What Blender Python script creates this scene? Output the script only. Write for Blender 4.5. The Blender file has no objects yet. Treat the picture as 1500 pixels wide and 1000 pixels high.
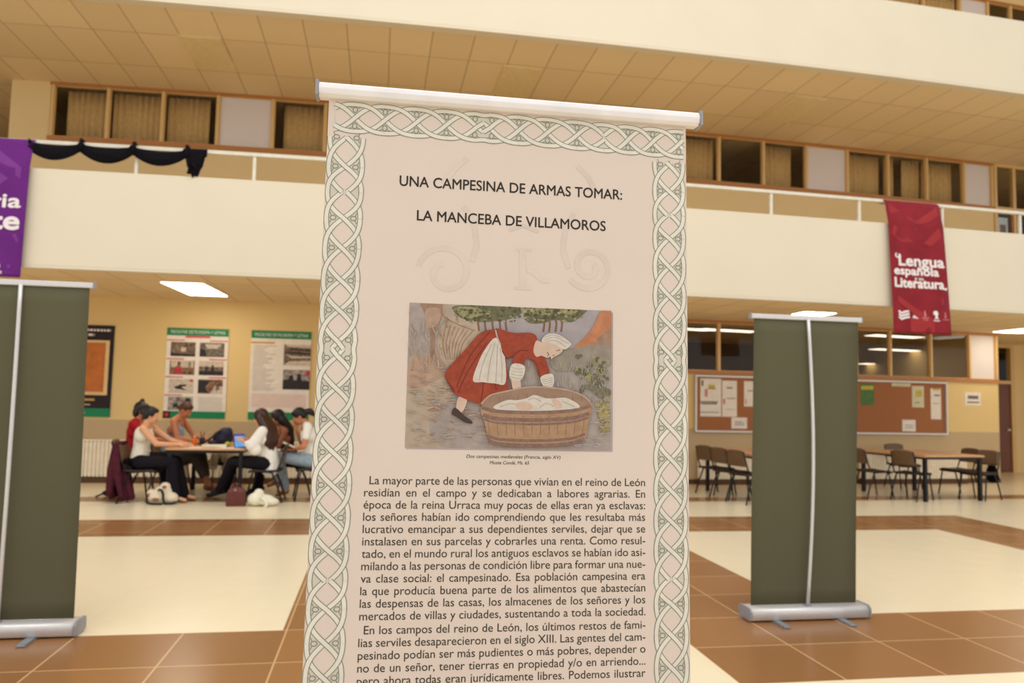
import bpy, bmesh, math, random
from mathutils import Vector, Matrix, Quaternion
from mathutils.geometry import tessellate_polygon

SC = bpy.context.scene
COL = SC.collection
R = math.radians
PI = math.pi
random.seed(7)

# ------------------------------------------------------------------ camera, world, lights, exposure
F_PX, YAW, PITCH, ROLL, EYE = 1133.6, .16976, .07401, .02103, 1.51
cam = bpy.data.cameras.new('camera')
cam.sensor_width = 36.0
cam.lens = F_PX * 36.0 / 1500.0
cam.clip_start = .05
cam.clip_end = 200
cam.dof.use_dof = True
cam.dof.focus_distance = 1.66
cam.dof.aperture_fstop = 4.6
camo = bpy.data.objects.new('camera', cam)
COL.objects.link(camo)
_f = Vector((math.sin(YAW) * math.cos(PITCH), math.cos(YAW) * math.cos(PITCH), math.sin(PITCH)))
_r0 = Vector((math.cos(YAW), -math.sin(YAW), 0))
_u0 = _r0.cross(_f)
_r = _r0 * math.cos(ROLL) + _u0 * math.sin(ROLL)
_u = -_r0 * math.sin(ROLL) + _u0 * math.cos(ROLL)
_m = Matrix((_r, _u, -_f)).transposed().to_4x4()
_m.translation = (0, 0, EYE)
camo.matrix_world = _m
SC.camera = camo

SC.view_settings.view_transform = 'Standard'
SC.view_settings.look = 'None'
SC.view_settings.gamma = 1
SC.view_settings.use_curve_mapping = False
SC.view_settings.exposure = -0.10

world = bpy.data.worlds.new('hall_daylight')
SC.world = world
world.use_nodes = True
world.node_tree.nodes['Background'].inputs['Color'].default_value = (1.0, 1.0, .99, 1)
world.node_tree.nodes['Background'].inputs['Strength'].default_value = 1.12

def area(name, loc, size, energy, col, rot=(0, 0, 0), sy=None):
    l = bpy.data.lights.new(name, 'AREA')
    l.shape = 'RECTANGLE'
    l.size = size
    l.size_y = sy or size
    l.energy = energy
    l.color = col
    o = bpy.data.objects.new(name, l)
    o.location = loc
    o.rotation_euler = rot
    COL.objects.link(o)
    return o

area('skylight', (1.0, 2.0, 12.5), 14, 760, (1.0, .99, .95), sy=9)   # the atrium's glazed roof

# ------------------------------------------------------------------ building constants (metres)
YF, YW = 10.48, 13.70            # balcony front, back wall
BEND, BX = .00388, 1.889         # the whole building front is very slightly bowed in plan
def bow(x): return BEND * (x - BX) ** 2
def bow_rot(x): return math.atan(2 * BEND * (x - BX))
CE1, FA1, CE2, FA2, CE3 = 3.08, 4.33, 6.70, 7.90, 10.90
FL2, FL3 = 3.55, 7.15

# ------------------------------------------------------------------ materials
def lin(c):
    return tuple(((v / 255) / 12.92 if v / 255 <= .04045 else ((v / 255 + .055) / 1.055) ** 2.4) for v in c) + (1,)

MATS = {}
def mat(name, rgb, rough=.6, spec=.3, var=.06, scale=12, metal=0, bump=0.0, coat=0):
    if name in MATS: return MATS[name]
    m = bpy.data.materials.new(name)
    m.use_nodes = True
    nt = m.node_tree
    b = nt.nodes['Principled BSDF']
    tc = nt.nodes.new('ShaderNodeTexCoord')
    nz = nt.nodes.new('ShaderNodeTexNoise')
    nz.inputs['Scale'].default_value = scale
    nz.inputs['Detail'].default_value = 4
    nt.links.new(tc.outputs['Object'], nz.inputs['Vector'])
    cr = nt.nodes.new('ShaderNodeValToRGB')
    c = lin(rgb)
    cr.color_ramp.elements[0].position = .3
    cr.color_ramp.elements[1].position = .7
    cr.color_ramp.elements[0].color = tuple(v * (1 - var) for v in c[:3]) + (1,)
    cr.color_ramp.elements[1].color = tuple(min(1, v * (1 + var)) for v in c[:3]) + (1,)
    nt.links.new(nz.outputs['Fac'], cr.inputs['Fac'])
    nt.links.new(cr.outputs['Color'], b.inputs['Base Color'])
    b.inputs['Roughness'].default_value = rough
    b.inputs['Specular IOR Level'].default_value = spec
    b.inputs['Metallic'].default_value = metal
    b.inputs['Coat Weight'].default_value = coat
    if bump:
        bp = nt.nodes.new('ShaderNodeBump')
        bp.inputs['Strength'].default_value = bump
        bp.inputs['Distance'].default_value = .005
        nt.links.new(nz.outputs['Fac'], bp.inputs['Height'])
        nt.links.new(bp.outputs['Normal'], b.inputs['Normal'])
    MATS[name] = m
    return m

def emit(name, rgb, k):
    m = bpy.data.materials.new(name)
    m.use_nodes = True
    b = m.node_tree.nodes['Principled BSDF']
    b.inputs['Base Color'].default_value = lin(rgb)
    b.inputs['Emission Color'].default_value = lin(rgb)
    b.inputs['Emission Strength'].default_value = k
    return m

class NG:
    """tiny helper for maths in a material's node tree"""
    def __init__(s, m): s.nt = m.node_tree
    def n(s, op, a, b=0.0, c=None):
        d = s.nt.nodes.new('ShaderNodeMath')
        d.operation = op
        for i, v in enumerate((a, b, c)):
            if v is None: continue
            if isinstance(v, (int, float)): d.inputs[i].default_value = v
            else: s.nt.links.new(v, d.inputs[i])
        return d.outputs[0]
    def between(s, v, a, b): return s.n('MULTIPLY', s.n('GREATER_THAN', v, a), s.n('LESS_THAN', v, b))
    def line(s, v, off, step, w):
        # 1 on thin lines every `step`
        t = s.n('FLOORED_MODULO', s.n('SUBTRACT', v, off - step / 2), step)
        return s.n('LESS_THAN', s.n('ABSOLUTE', s.n('SUBTRACT', t, step / 2)), w / 2)
    def mix(s, f, a, b):
        d = s.nt.nodes.new('ShaderNodeMix')
        d.data_type = 'RGBA'
        for i, v in ((0, f), (6, a), (7, b)):
            if isinstance(v, (int, float)): d.inputs[i].default_value = v
            elif isinstance(v, tuple): d.inputs[i].default_value = v
            else: s.nt.links.new(v, d.inputs[i])
        return d.outputs[2]
    def xyz(s):
        tc = s.nt.nodes.new('ShaderNodeTexCoord')
        sp = s.nt.nodes.new('ShaderNodeSeparateXYZ')
        s.nt.links.new(tc.outputs['Object'], sp.inputs[0])
        s.co = tc.outputs['Object']
        return sp.outputs
    def noise(s, scale, detail=4):
        z = s.nt.nodes.new('ShaderNodeTexNoise')
        z.inputs['Scale'].default_value = scale
        z.inputs['Detail'].default_value = detail
        s.nt.links.new(s.co, z.inputs['Vector'])
        return z.outputs['Fac']
    def white(s, v):
        w = s.nt.nodes.new('ShaderNodeTexWhiteNoise')
        w.noise_dimensions = '1D'
        s.nt.links.new(v, w.inputs['W'])
        return w.outputs['Value']

def floor_material():
    m = bpy.data.materials.new('terrazzo_and_brown_tile')
    m.use_nodes = True
    g = NG(m)
    o = g.xyz()
    x, y = o[0], o[1]
    near = g.n('MULTIPLY', g.between(y, 4.02, 5.26), g.n('SUBTRACT', 1, g.between(x, .70, 1.98)))
    far = g.n('MULTIPLY', g.between(y, 8.74, 9.86), g.n('LESS_THAN', x, 8.10))
    b1 = g.n('MULTIPLY', g.between(x, -.55, .70), g.n('LESS_THAN', y, 9.80))
    b2 = g.n('MULTIPLY', g.between(x, 1.98, 3.20), g.between(y, 4.02, 9.80))
    b3 = g.n('MULTIPLY', g.between(x, 6.92, 8.10), g.n('LESS_THAN', y, 9.80))
    wall = g.between(g.n('SUBTRACT', y, g.n('MULTIPLY', g.n('POWER', g.n('SUBTRACT', x, BX), 2), BEND)), 11.33, 11.83)
    brown = near
    for k in (far, b1, b2, b3, wall): brown = g.n('MAXIMUM', brown, k)
    grout = g.n('MAXIMUM', g.line(x, 1.98, .6265, .011), g.line(y, 5.26, .62, .011))
    seam = g.n('MAXIMUM', g.line(x, .70, 1.253, .008), g.line(y, 5.26, 1.24, .008))
    tile = g.white(g.n('ADD', g.n('FLOOR', g.n('DIVIDE', g.n('SUBTRACT', x, 1.98), .6265)), g.n('MULTIPLY', g.n('FLOOR', g.n('DIVIDE', g.n('SUBTRACT', y, 5.26), .62)), 17.3)))
    tb = g.mix(tile, lin((146, 101, 60)), lin((158, 111, 67)))
    tb = g.mix(g.n('MULTIPLY', g.noise(35), .22), tb, lin((128, 84, 52)))
    tb = g.mix(grout, tb, lin((206, 166, 118)))
    cr = g.mix(g.noise(6), lin((244, 230, 198)), lin((236, 220, 186)))
    cr = g.mix(g.n('MULTIPLY', g.n('GREATER_THAN', g.noise(160, 2), .62), .18), cr, lin((196, 170, 130)))
    cr = g.mix(g.n('MULTIPLY', seam, .10), cr, lin((190, 160, 120)))
    colr = g.mix(brown, cr, tb)
    b = m.node_tree.nodes['Principled BSDF']
    m.node_tree.links.new(colr, b.inputs['Base Color'])
    rg = g.n('ADD', .20, g.n('MULTIPLY', g.noise(3), .10))
    m.node_tree.links.new(rg, b.inputs['Roughness'])
    b.inputs['Specular IOR Level'].default_value = .4
    return m

def ceiling_material():
    m = bpy.data.materials.new('ceiling_tiles')
    m.use_nodes = True
    g = NG(m)
    o = g.xyz()
    x = o[0]
    y = g.n('SUBTRACT', o[1], g.n('MULTIPLY', g.n('POWER', g.n('SUBTRACT', x, BX), 2), BEND))
    ln = g.n('MAXIMUM', g.line(x, -4.84, .605, .016), g.line(y, 11.55, 1.2, .016))
    cell = g.white(g.n('ADD', g.n('FLOOR', g.n('DIVIDE', g.n('ADD', x, 4.84), .605)), g.n('MULTIPLY', g.n('FLOOR', g.n('DIVIDE', g.n('SUBTRACT', y, 11.55), 1.2)), 31.7)))
    c = g.mix(cell, lin((234, 210, 166)), lin((243, 219, 174)))
    c = g.mix(g.n('MULTIPLY', g.noise(40), .12), c, lin((170, 140, 100)))
    c = g.mix(g.n('MULTIPLY', ln, .55), c, lin((120, 92, 55)))
    b = m.node_tree.nodes['Principled BSDF']
    m.node_tree.links.new(c, b.inputs['Base Color'])
    b.inputs['Roughness'].default_value = .85
    return m

def wall_material():
    m = bpy.data.materials.new('wall_paint_with_dado')
    m.use_nodes = True
    g = NG(m)
    o = g.xyz()
    c = g.mix(g.noise(2), lin((230, 200, 138)), lin((224, 194, 131)))
    d = g.mix(g.noise(3), lin((196, 170, 130)), lin((190, 164, 124)))
    c = g.mix(g.n('LESS_THAN', o[2], 1.03), c, d)
    b = m.node_tree.nodes['Principled BSDF']
    m.node_tree.links.new(c, b.inputs['Base Color'])
    b.inputs['Roughness'].default_value = .6
    return m

def wood_material(name, c1, c2, rough=.4):
    m = bpy.data.materials.new(name)
    m.use_nodes = True
    g = NG(m)
    g.xyz()
    mp = g.nt.nodes.new('ShaderNodeMapping')
    mp.inputs['Scale'].default_value = (1.5, 14, 14)
    g.nt.links.new(g.co, mp.inputs[0])
    g.co = mp.outputs[0]
    c = g.mix(g.noise(2.2, 6), lin(c1), lin(c2))
    b = m.node_tree.nodes['Principled BSDF']
    m.node_tree.links.new(c, b.inputs['Base Color'])
    b.inputs['Roughness'].default_value = rough
    return m

def glass_material(name, tint=(1, 1, 1), ior=1.35):
    m = bpy.data.materials.new(name)
    m.use_nodes = True
    nt = m.node_tree
    nt.nodes.clear()
    out = nt.nodes.new('ShaderNodeOutputMaterial')
    mx = nt.nodes.new('ShaderNodeMixShader')
    tr = nt.nodes.new('ShaderNodeBsdfTransparent')
    tr.inputs[0].default_value = tint + (1,)
    gl = nt.nodes.new('ShaderNodeBsdfGlossy')
    gl.inputs['Roughness'].default_value = .03
    fr = nt.nodes.new('ShaderNodeFresnel')
    fr.inputs[0].default_value = ior
    ge = nt.nodes.new('ShaderNodeNewGeometry')        # only the entry face of the thin sheet reflects
    mu = nt.nodes.new('ShaderNodeMath')
    mu.operation = 'MULTIPLY_ADD'
    mu.inputs[1].default_value = -1
    mu.inputs[2].default_value = 1
    nt.links.new(ge.outputs['Backfacing'], mu.inputs[0])
    m2 = nt.nodes.new('ShaderNodeMath')
    m2.operation = 'MULTIPLY'
    nt.links.new(mu.outputs[0], m2.inputs[0])
    nt.links.new(fr.outputs[0], m2.inputs[1])
    nt.links.new(m2.outputs[0], mx.inputs[0])
    nt.links.new(tr.outputs[0], mx.inputs[1])
    nt.links.new(gl.outputs[0], mx.inputs[2])
    nt.links.new(mx.outputs[0], out.inputs[0])
    return m

M_FLOOR = floor_material()
M_CEIL = ceiling_material()
M_WALL = wall_material()
M_FACADE = mat('cream_balcony_paint', (226, 214, 190), .55, .3, .015, 1.5)
M_CREAM = mat('cream_wall_paint', (232, 204, 150), .6, .3, .02, 2)
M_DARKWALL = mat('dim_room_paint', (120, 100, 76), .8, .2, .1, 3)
M_WOOD = wood_material('varnished_frame_wood', (192, 130, 66), (170, 108, 50))
M_WOODL = wood_material('pale_mullion_wood', (230, 194, 134), (218, 178, 116))
M_DOOR = wood_material('brown_door_wood', (120, 62, 24), (98, 48, 18))
M_TABLE = wood_material('beech_laminate', (216, 168, 122), (204, 154, 108), .3)
M_BASE = mat('brown_skirting', (92, 62, 38), .5)
M_GLASS = glass_material('window_glass', (.95, .94, .92))
M_GLASSB = glass_material('board_glass', (1, 1, 1), 1.2)
M_WHITEPANEL = mat('white_infill_panel', (226, 216, 212), .5, .3, .015, 2)
M_CURTAIN = mat('beige_curtain', (222, 190, 134), .9, .1, .1, 20)
M_RAIL = mat('white_rail_paint', (226, 218, 200), .35)
M_BLACK = mat('black_steel', (22, 20, 22), .4)
M_CHAIR = mat('brown_chair_shell', (104, 78, 54), .4, .4, .08, 30)
M_CHAIRD = mat('dark_chair_seat', (52, 40, 32), .55)
M_ALU = mat('brushed_aluminium', (214, 210, 208), .35, .5, .04, 60, metal=.35)
M_ALUD = mat('grey_end_cap', (150, 150, 156), .5)
M_FOOT = mat('grey_foot', (150, 152, 158), .45, metal=.5)
M_GREYBK = mat('grey_green_banner_back', (95, 91, 69), .75, .15, .03, 180)
M_WHITEBAR = mat('white_bar', (236, 232, 232), .35)
M_LIGHT = emit('light_panel', (255, 244, 222), 9.0)
M_LIGHTREFL = emit('reflection_light_panel', (255, 240, 220), 2.2)  # glow of the added panels that imitate reflections in the lower panes
M_OFFLIGHT = mat('unlit_diffuser', (232, 210, 158), .4)
M_RADI = mat('radiator_enamel', (246, 234, 212), .4)
M_CLOTH = mat('black_cloth', (20, 17, 22), .9, .1, .2, 30)
M_PAPER = mat('white_paper', (236, 226, 214), .8)
M_CORK = mat('cork', (164, 106, 64), .9, .1, .18, 90)

# ------------------------------------------------------------------ mesh builder
class MB:
    def __init__(s):
        s.bm = bmesh.new()
        s.mats = []
        s.m = 0
        s.T = None
    def mat(s, m):
        if m not in s.mats: s.mats.append(m)
        s.m = s.mats.index(m)
        return s
    def v(s, p):
        p = Vector(p)
        if s.T is not None: p = s.T @ p
        return s.bm.verts.new(p)
    def face(s, vs, smooth=False):
        try:
            f = s.bm.faces.new(vs)
        except ValueError:
            return None
        f.material_index = s.m
        f.smooth = smooth
        return f
    def box(s, x0, x1, y0, y1, z0, z1, seg=None):
        n = max(1, int(math.ceil((x1 - x0) / seg))) if seg else 1
        rings = []
        for i in range(n + 1):
            x = x0 + (x1 - x0) * i / n
            rings.append([s.v((x, y0, z0)), s.v((x, y1, z0)), s.v((x, y1, z1)), s.v((x, y0, z1))])
        for a, b in zip(rings, rings[1:]):
            for k in range(4):
                s.face([a[k], b[k], b[(k + 1) % 4], a[(k + 1) % 4]][::-1])
        s.face(rings[0][::-1][::-1])
        s.face(rings[-1][::-1])
        return s
    def bar(s, p, q, w, h=None):
        """rectangular bar from p to q"""
        h = h or w
        p, q = Vector(p), Vector(q)
        d = (q - p).normalized()
        a = Vector((0, 0, 1)) if abs(d.z) < .9 else Vector((0, 1, 0))
        u = d.cross(a).normalized()
        n = u.cross(d)
        r = []
        for c in (p, q):
            r.append([s.v(c + u * i * w / 2 + n * j * h / 2) for i, j in ((-1, -1), (1, -1), (1, 1), (-1, 1))])
        for k in range(4): s.face([r[0][k], r[0][(k + 1) % 4], r[1][(k + 1) % 4], r[1][k]])
        s.face(r[0][::-1]); s.face(r[1])
        return s
    def tube(s, pts, rad, n=8, closed=False):
        pts = [Vector(p) for p in pts]
        rads = rad if isinstance(rad, (list, tuple)) else [rad] * len(pts)
        rings = []
        prev = None
        for i, p in enumerate(pts):
            d = (pts[min(i + 1, len(pts) - 1)] - pts[max(i - 1, 0)]).normalized()
            if prev is None:
                a = Vector((0, 0, 1)) if abs(d.z) < .9 else Vector((1, 0, 0))
                u = d.cross(a).normalized()
            else:
                u = (prev - d * prev.dot(d)).normalized()
            prev = u
            w = d.cross(u)
            rings.append([s.v(p + (u * math.cos(2 * PI * k / n) + w * math.sin(2 * PI * k / n)) * rads[i]) for k in range(n)])
        for a, b in zip(rings, rings[1:]):
            for k in range(n): s.face([a[k], a[(k + 1) % n], b[(k + 1) % n], b[k]], True)
        s.face(rings[0][::-1]); s.face(rings[-1])
        return s
    def capsule(s, p, r0, q, r1, n=12):
        p, q = Vector(p), Vector(q)
        d = (q - p)
        if d.length < 1e-6: d = Vector((0, 0, 1e-4))
        d.normalize()
        pts, rr = [], []
        for k in range(4):
            a = (PI / 2) * (1 - k / 4)
            pts.append(p - d * r0 * math.sin(a)); rr.append(max(1e-4, r0 * math.cos(a)))
        pts.append(p); rr.append(r0)
        pts.append(q); rr.append(r1)
        for k in range(1, 5):
            a = (PI / 2) * k / 4
            pts.append(q + d * r1 * math.sin(a)); rr.append(max(1e-4, r1 * math.cos(a)))
        # tube() needs direction only
        return s.tube(pts, rr, n)
    def ell(s, c, r, rot=None, n=14):
        c = Vector(c)
        q = rot or Matrix.Identity(3)
        rows = []
        for i in range(n // 2 + 1):
            a = PI * i / (n // 2)
            if i in (0, n // 2):
                rows.append([s.v(c + q @ Vector((0, 0, r[2] * math.cos(a))))])
            else:
                rows.append([s.v(c + q @ Vector((r[0] * math.sin(a) * math.cos(2 * PI * k / n), r[1] * math.sin(a) * math.sin(2 * PI * k / n), r[2] * math.cos(a)))) for k in range(n)])
        for a, b in zip(rows, rows[1:]):
            for k in range(n):
                k2 = (k + 1) % n
                if len(a) == 1: s.face([a[0], b[k], b[k2]], True)
                elif len(b) == 1: s.face([a[k], b[0], a[k2]], True)
                else: s.face([a[k], b[k], b[k2], a[k2]], True)
        return s
    def poly(s, pts, z=0.0):
        """flat filled polygon (x, y) at height z in the builder's frame"""
        P = [Vector((p[0], p[1], z)) for p in pts]
        vs = [s.v(p) for p in P]
        for t in tessellate_polygon([P]):
            a, b, c = [P[i] for i in t]
            t = list(t)
            if (b - a).cross(c - a).z < 0: t.reverse()
            s.face([vs[i] for i in t])
        return s
    def rect(s, x0, x1, y0, y1, z=0.0): return s.poly([(x0, y0), (x1, y0), (x1, y1), (x0, y1)], z)
    def strip(s, pts, hw, zs=0.0):
        """flat ribbon along 2-D points"""
        n = len(pts)
        L = []
        for i in range(n):
            a = Vector(pts[max(0, i - 1)]); b = Vector(pts[min(n - 1, i + 1)])
            d = (b - a).normalized()
            nn = Vector((-d.y, d.x))
            z = zs[i] if isinstance(zs, (list, tuple)) else zs
            p = Vector(pts[i])
            q1, q2 = p + nn * hw, p - nn * hw
            L.append((s.v((q1.x, q1.y, z)), s.v((q2.x, q2.y, z))))
        for a, b in zip(L, L[1:]): s.face([a[1], b[1], b[0], a[0]])
        return s
    def text(s, body, x, y, size, width=None, z=0.0, align='LEFT', offset=0.0, shear=0.0, stretch=False, extrude=0.0, bold=0.0):
        """lettering: lower-left (or centre / right) of the baseline at x, y; width = justified length"""
        c = bpy.data.curves.new('t', 'FONT')
        c.body = body
        c.size = size
        c.offset = offset
        c.shear = shear
        c.extrude = extrude
        c.resolution_u = 4
        o = bpy.data.objects.new('t', c)
        COL.objects.link(o)
        def measure():
            bpy.context.view_layer.update()
            dg = bpy.context.evaluated_depsgraph_get()
            me = bpy.data.meshes.new_from_object(o.evaluated_get(dg))
            xs = [v.co.x for v in me.vertices]
            return me, min(xs), max(xs)
        me, a, b = measure()
        sx = 1.0
        if width:
            if not stretch and ' ' in body:
                w1 = b - a
                c.space_word = 1.5
                me, a, b = measure()
                per = ((b - a) - w1) / .5
                want = 1 + (width - w1) / per
                want2 = min(1.7, max(.62, want))
                c.space_word = want2
                me, a, b = measure()
            sx = width / (b - a)
        x0 = x - a * sx if align == 'LEFT' or width else (x - (a + b) / 2 if align == 'CENTER' else x - b)
        for q in range(9 if bold else 1):
            dx, dy = (bold * math.cos(q * PI / 4), bold * math.sin(q * PI / 4)) if q else (0, 0)
            vs = [s.v((x0 + v.co.x * sx + dx, y + v.co.y + dy, z + v.co.z + q * 1e-5)) for v in me.vertices]
            for p in me.polygons: s.face([vs[i] for i in p.vertices])
        bpy.data.objects.remove(o)
        bpy.data.curves.remove(c)
        bpy.data.meshes.remove(me)
        return s
    def build(s, name, parent=None, bend=False, bevel=0, smooth=None, solid=0, recalc=False):
        if bend:
            for v in s.bm.verts: v.co.y += bow(v.co.x)
        if recalc: bmesh.ops.recalc_face_normals(s.bm, faces=s.bm.faces)
        me = bpy.data.meshes.new(name)
        s.bm.to_mesh(me)
        s.bm.free()
        for m in s.mats: me.materials.append(m)
        o = bpy.data.objects.new(name, me)
        COL.objects.link(o)
        if parent: o.parent = parent
        if bevel:
            md = o.modifiers.new('bevel', 'BEVEL')
            md.width = bevel; md.segments = 2; md.limit_method = 'ANGLE'
        if solid:
            md = o.modifiers.new('solid', 'SOLIDIFY')
            md.thickness = solid; md.offset = 0
        return o
    def blob(s, name, parent=None, voxel=.008, it=4):
        """fuses everything added so far into one continuous skin"""
        me = bpy.data.meshes.new('tmp')
        s.bm.to_mesh(me)
        s.bm.free()
        o = bpy.data.objects.new('tmp', me)
        COL.objects.link(o)
        r = o.modifiers.new('r', 'REMESH')
        r.mode = 'VOXEL'; r.voxel_size = voxel; r.use_smooth_shade = True
        k = o.modifiers.new('s', 'SMOOTH')
        k.iterations = it; k.factor = .5
        bpy.context.view_layer.update()
        dg = bpy.context.evaluated_depsgraph_get()
        m2 = bpy.data.meshes.new_from_object(o.evaluated_get(dg))
        bpy.data.objects.remove(o)
        m2.name = name
        m2.materials.clear()
        for m in s.mats: m2.materials.append(m)
        for p in m2.polygons: p.use_smooth = True; p.material_index = 0
        o2 = bpy.data.objects.new(name, m2)
        COL.objects.link(o2)
        if parent: o2.parent = parent
        return o2

def tag(o, label=None, cat=None, group=None, kind=None):
    if label: o['label'] = label
    if cat: o['category'] = cat
    if group: o['group'] = group
    if kind: o['kind'] = kind
    return o
def thing(name, label, cat, loc=(0, 0, 0), rz=0, group=None):
    o = bpy.data.objects.new(name, None)
    o.empty_display_size = .1
    COL.objects.link(o)
    o.location = loc
    o.rotation_euler = (0, 0, rz)
    return tag(o, label, cat, group)
def struct(o): o['kind'] = 'structure'; return o
def copy_tree(o, parent=None):
    c = o.copy()
    COL.objects.link(c)
    if parent: c.parent = parent
    for ch in list(o.children): copy_tree(ch, c)
    return c

XA, XB = -16.0, 24.0
# ------------------------------------------------------------------ setting
struct(MB().mat(M_FLOOR).box(XA, XB, -9, 19, -.12, 0).build('floor'))
def slab(name, z0, z1, y0=YF + .16):
    b = MB().mat(M_CEIL).box(XA, XB, y0, 19, z0, z1, .8)
    return struct(b.build(name, bend=True))
slab('ceiling', CE1, FL2)
slab('ceiling_middle', CE2, FL3)
slab('ceiling_upper', CE3, CE3 + .3)
def facade(name, z0, z1):
    b = MB().mat(M_FACADE).box(XA, XB, YF, YF + .15, z0, z1, .6)
    b.box(XA, XB, YF + .002, YF + .16, z0 - .035, z0 - .001, .6)
    return struct(b.build(name, bend=True))
facade('wall_balcony_lower', CE1, FA1)
facade('wall_balcony_upper', CE2, FA2)
XR = 12.70          # right end of the back wall
XL2 = -6.25         # left end of the upper back wall
b = MB().mat(M_WALL)
b.box(XA, 4.5, YW, YW + .14, 0, CE1, .8)
b.box(4.5, XR, YW, YW + .14, 0, 2.05, .8)
b.box(XR - .14, XR, YW + .14, 19, 0, CE1)
struct(b.build('wall_back', bend=True))
M_CREAM2 = M_CREAM
b = MB().mat(M_CREAM2)
b.box(XL2, XR, YW, YW + .14, FL2, 5.70, .8)
b.box(XL2, -5.62, YW, YW + .14, 5.70, CE2)
b.box(XL2, XL2 + .14, YW + .14, 19, FL2, CE2)
struct(b.build('wall_back_middle', bend=True))
b = MB().mat(M_CREAM2)
b.box(XA, XB, YW, YW + .14, FL3, 9.30, .8)
b.box(XA, XB, YW, YW + .14, 10.30, CE3, .8)
struct(b.build('wall_back_upper', bend=True))
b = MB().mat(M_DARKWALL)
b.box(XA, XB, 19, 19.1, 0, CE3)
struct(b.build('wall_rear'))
for nm, x0, x1 in (('wall_left', XA - .1, XA), ('wall_right', XB, XB + .1)):
    struct(MB().mat(M_CREAM).box(x0, x1, YF + .3, 19, 0, CE3).build(nm))
struct(MB().mat(M_BASE).box(XA, XR, YW - .015, YW + .0, 0, .09, .8).build('baseboard_back', bend=True))

# corridor past the right end of the wall, with its door
b = MB().mat(M_CREAM)
b.box(XR, 13.95, 16.5, 16.62, 0, CE1)
b.box(15.25, XB, 16.5, 16.62, 0, CE1)
struct(b.build('wall_corridor'))
def empty(name, loc=(0, 0, 0)):
    o = bpy.data.objects.new(name, None)
    COL.objects.link(o)
    o.location = loc
    return o
d = struct(empty('door_1', (14.6, 16.5, 0)))
MB().mat(M_DOOR).box(-.55, .55, .02, .07, .01, 2.12).build('door_leaf', d)
b = MB().mat(M_WOODL).box(-.65, -.55, -.02, .12, 0, CE1).box(.55, .65, -.02, .12, 0, CE1).box(-.55, .55, -.02, .12, 2.12, 2.2).box(-.55, .55, -.02, .12, 3.0, CE1)
b.build('door_frame', d)
MB().mat(M_GLASS).box(-.55, .55, .04, .046, 2.2, 3.0).build('pane', d)
MB().mat(M_ALU).box(.42, .50, -.03, .02, 1.0, 1.03).build('door_handle', d)

# ---- window strips
def window(name, edges, z0, z1, panels=(), sill=True, transom=None, y=YW):
    root = struct(empty(name))
    a, c = edges[0], edges[-1]
    fr = MB().mat(M_WOOD)
    fr.box(a - .05, c + .05, y - .04, y + .10, z0 - .07, z0 - .002, .8)
    fr.box(a - .05, c + .05, y - .03, y + .10, z1, z1 + .05, .8)
    fr.build('window_frame', root, bend=True)
    for e in edges:
        MB().mat(M_WOODL).box(e - .024, e + .024, y - .03, y + .08, z0, z1).build('mullion', root, bend=True)
    for i, (e0, e1) in enumerate(zip(edges, edges[1:])):
        f = MB().mat(M_WOODL)
        w = .014
        f.box(e0 + .024, e0 + .024 + w, y, y + .05, z0, z1).box(e1 - .024 - w, e1 - .024, y, y + .05, z0, z1)
        f.box(e0 + .038, e1 - .038, y, y + .05, z0, z0 + w).box(e0 + .038, e1 - .038, y, y + .05, z1 - w, z1)
        f.build('sash', root, bend=True)
        if i in panels:
            MB().mat(M_WHITEPANEL).box(e0 + .038, e1 - .038, y + .02, y + .04, z0 + w, z1 - w).build('panel', root, bend=True)
        else:
            MB().mat(M_GLASS).box(e0 + .038, e1 - .038, y + .024, y + .03, z0 + w, z1 - w).build('pane', root, bend=True)
    return root
E2 = [-5.58, -4.69, -3.80, -2.89, -1.97, -1.07, -.14, .79, 1.71, 2.63, 3.56, 4.48, 5.41, 6.345, 7.285, 8.22, 9.145, 10.09, 11.015, 11.94, 12.66]
window('window_1', E2, 5.77, CE2 - .05, panels=(3, 7, 11, 15, 19))
E1 = [4.5, 5.41, 6.345, 7.285, 8.22, 9.30, 10.08, 11.04, 11.985, 12.66]
window('window_2', E1, 2.12, CE1 - .05, panels=(8,))
window('window_3', [x for x in E2[10:]] + [13.27, 13.9, 14.5, 15.1], 9.37, 10.25, panels=(5, 9))

# glazed doors at the right end of the middle floor
d = struct(empty('door_2'))
b = MB().mat(M_WOODL)
for x in (12.74, 13.23, 13.85, 14.5, 15.2): b.box(x - .035, x + .035, YW - .03, YW + .08, FL2, CE2)
b.box(12.74, 15.2, YW - .03, YW + .08, 5.70, 5.78).box(12.74, 15.2, YW - .03, YW + .08, CE2 - .06, CE2)
b.build('door_frame', d, bend=True)
for x0, x1 in ((12.775, 13.195), (13.265, 13.815), (13.885, 14.465), (14.535, 15.165)):
    MB().mat(M_GLASS).box(x0, x1, YW + .02, YW + .026, FL2, 5.70).build('pane', d, bend=True)
    MB().mat(M_GLASS).box(x0, x1, YW + .02, YW + .026, 5.78, CE2 - .06).build('pane', d, bend=True)
    MB().mat(M_WOOD).box(x0, x0 + .03, YW + .03, YW + .06, FL2, 5.70).box(x1 - .03, x1, YW + .03, YW + .06, FL2, 5.70).build('sash', d, bend=True)
struct(MB().mat(M_CREAM2).box(15.24, XB, YW, YW + .14, FL2, CE2, .8).build('wall_back_middle_right', bend=True))

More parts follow.
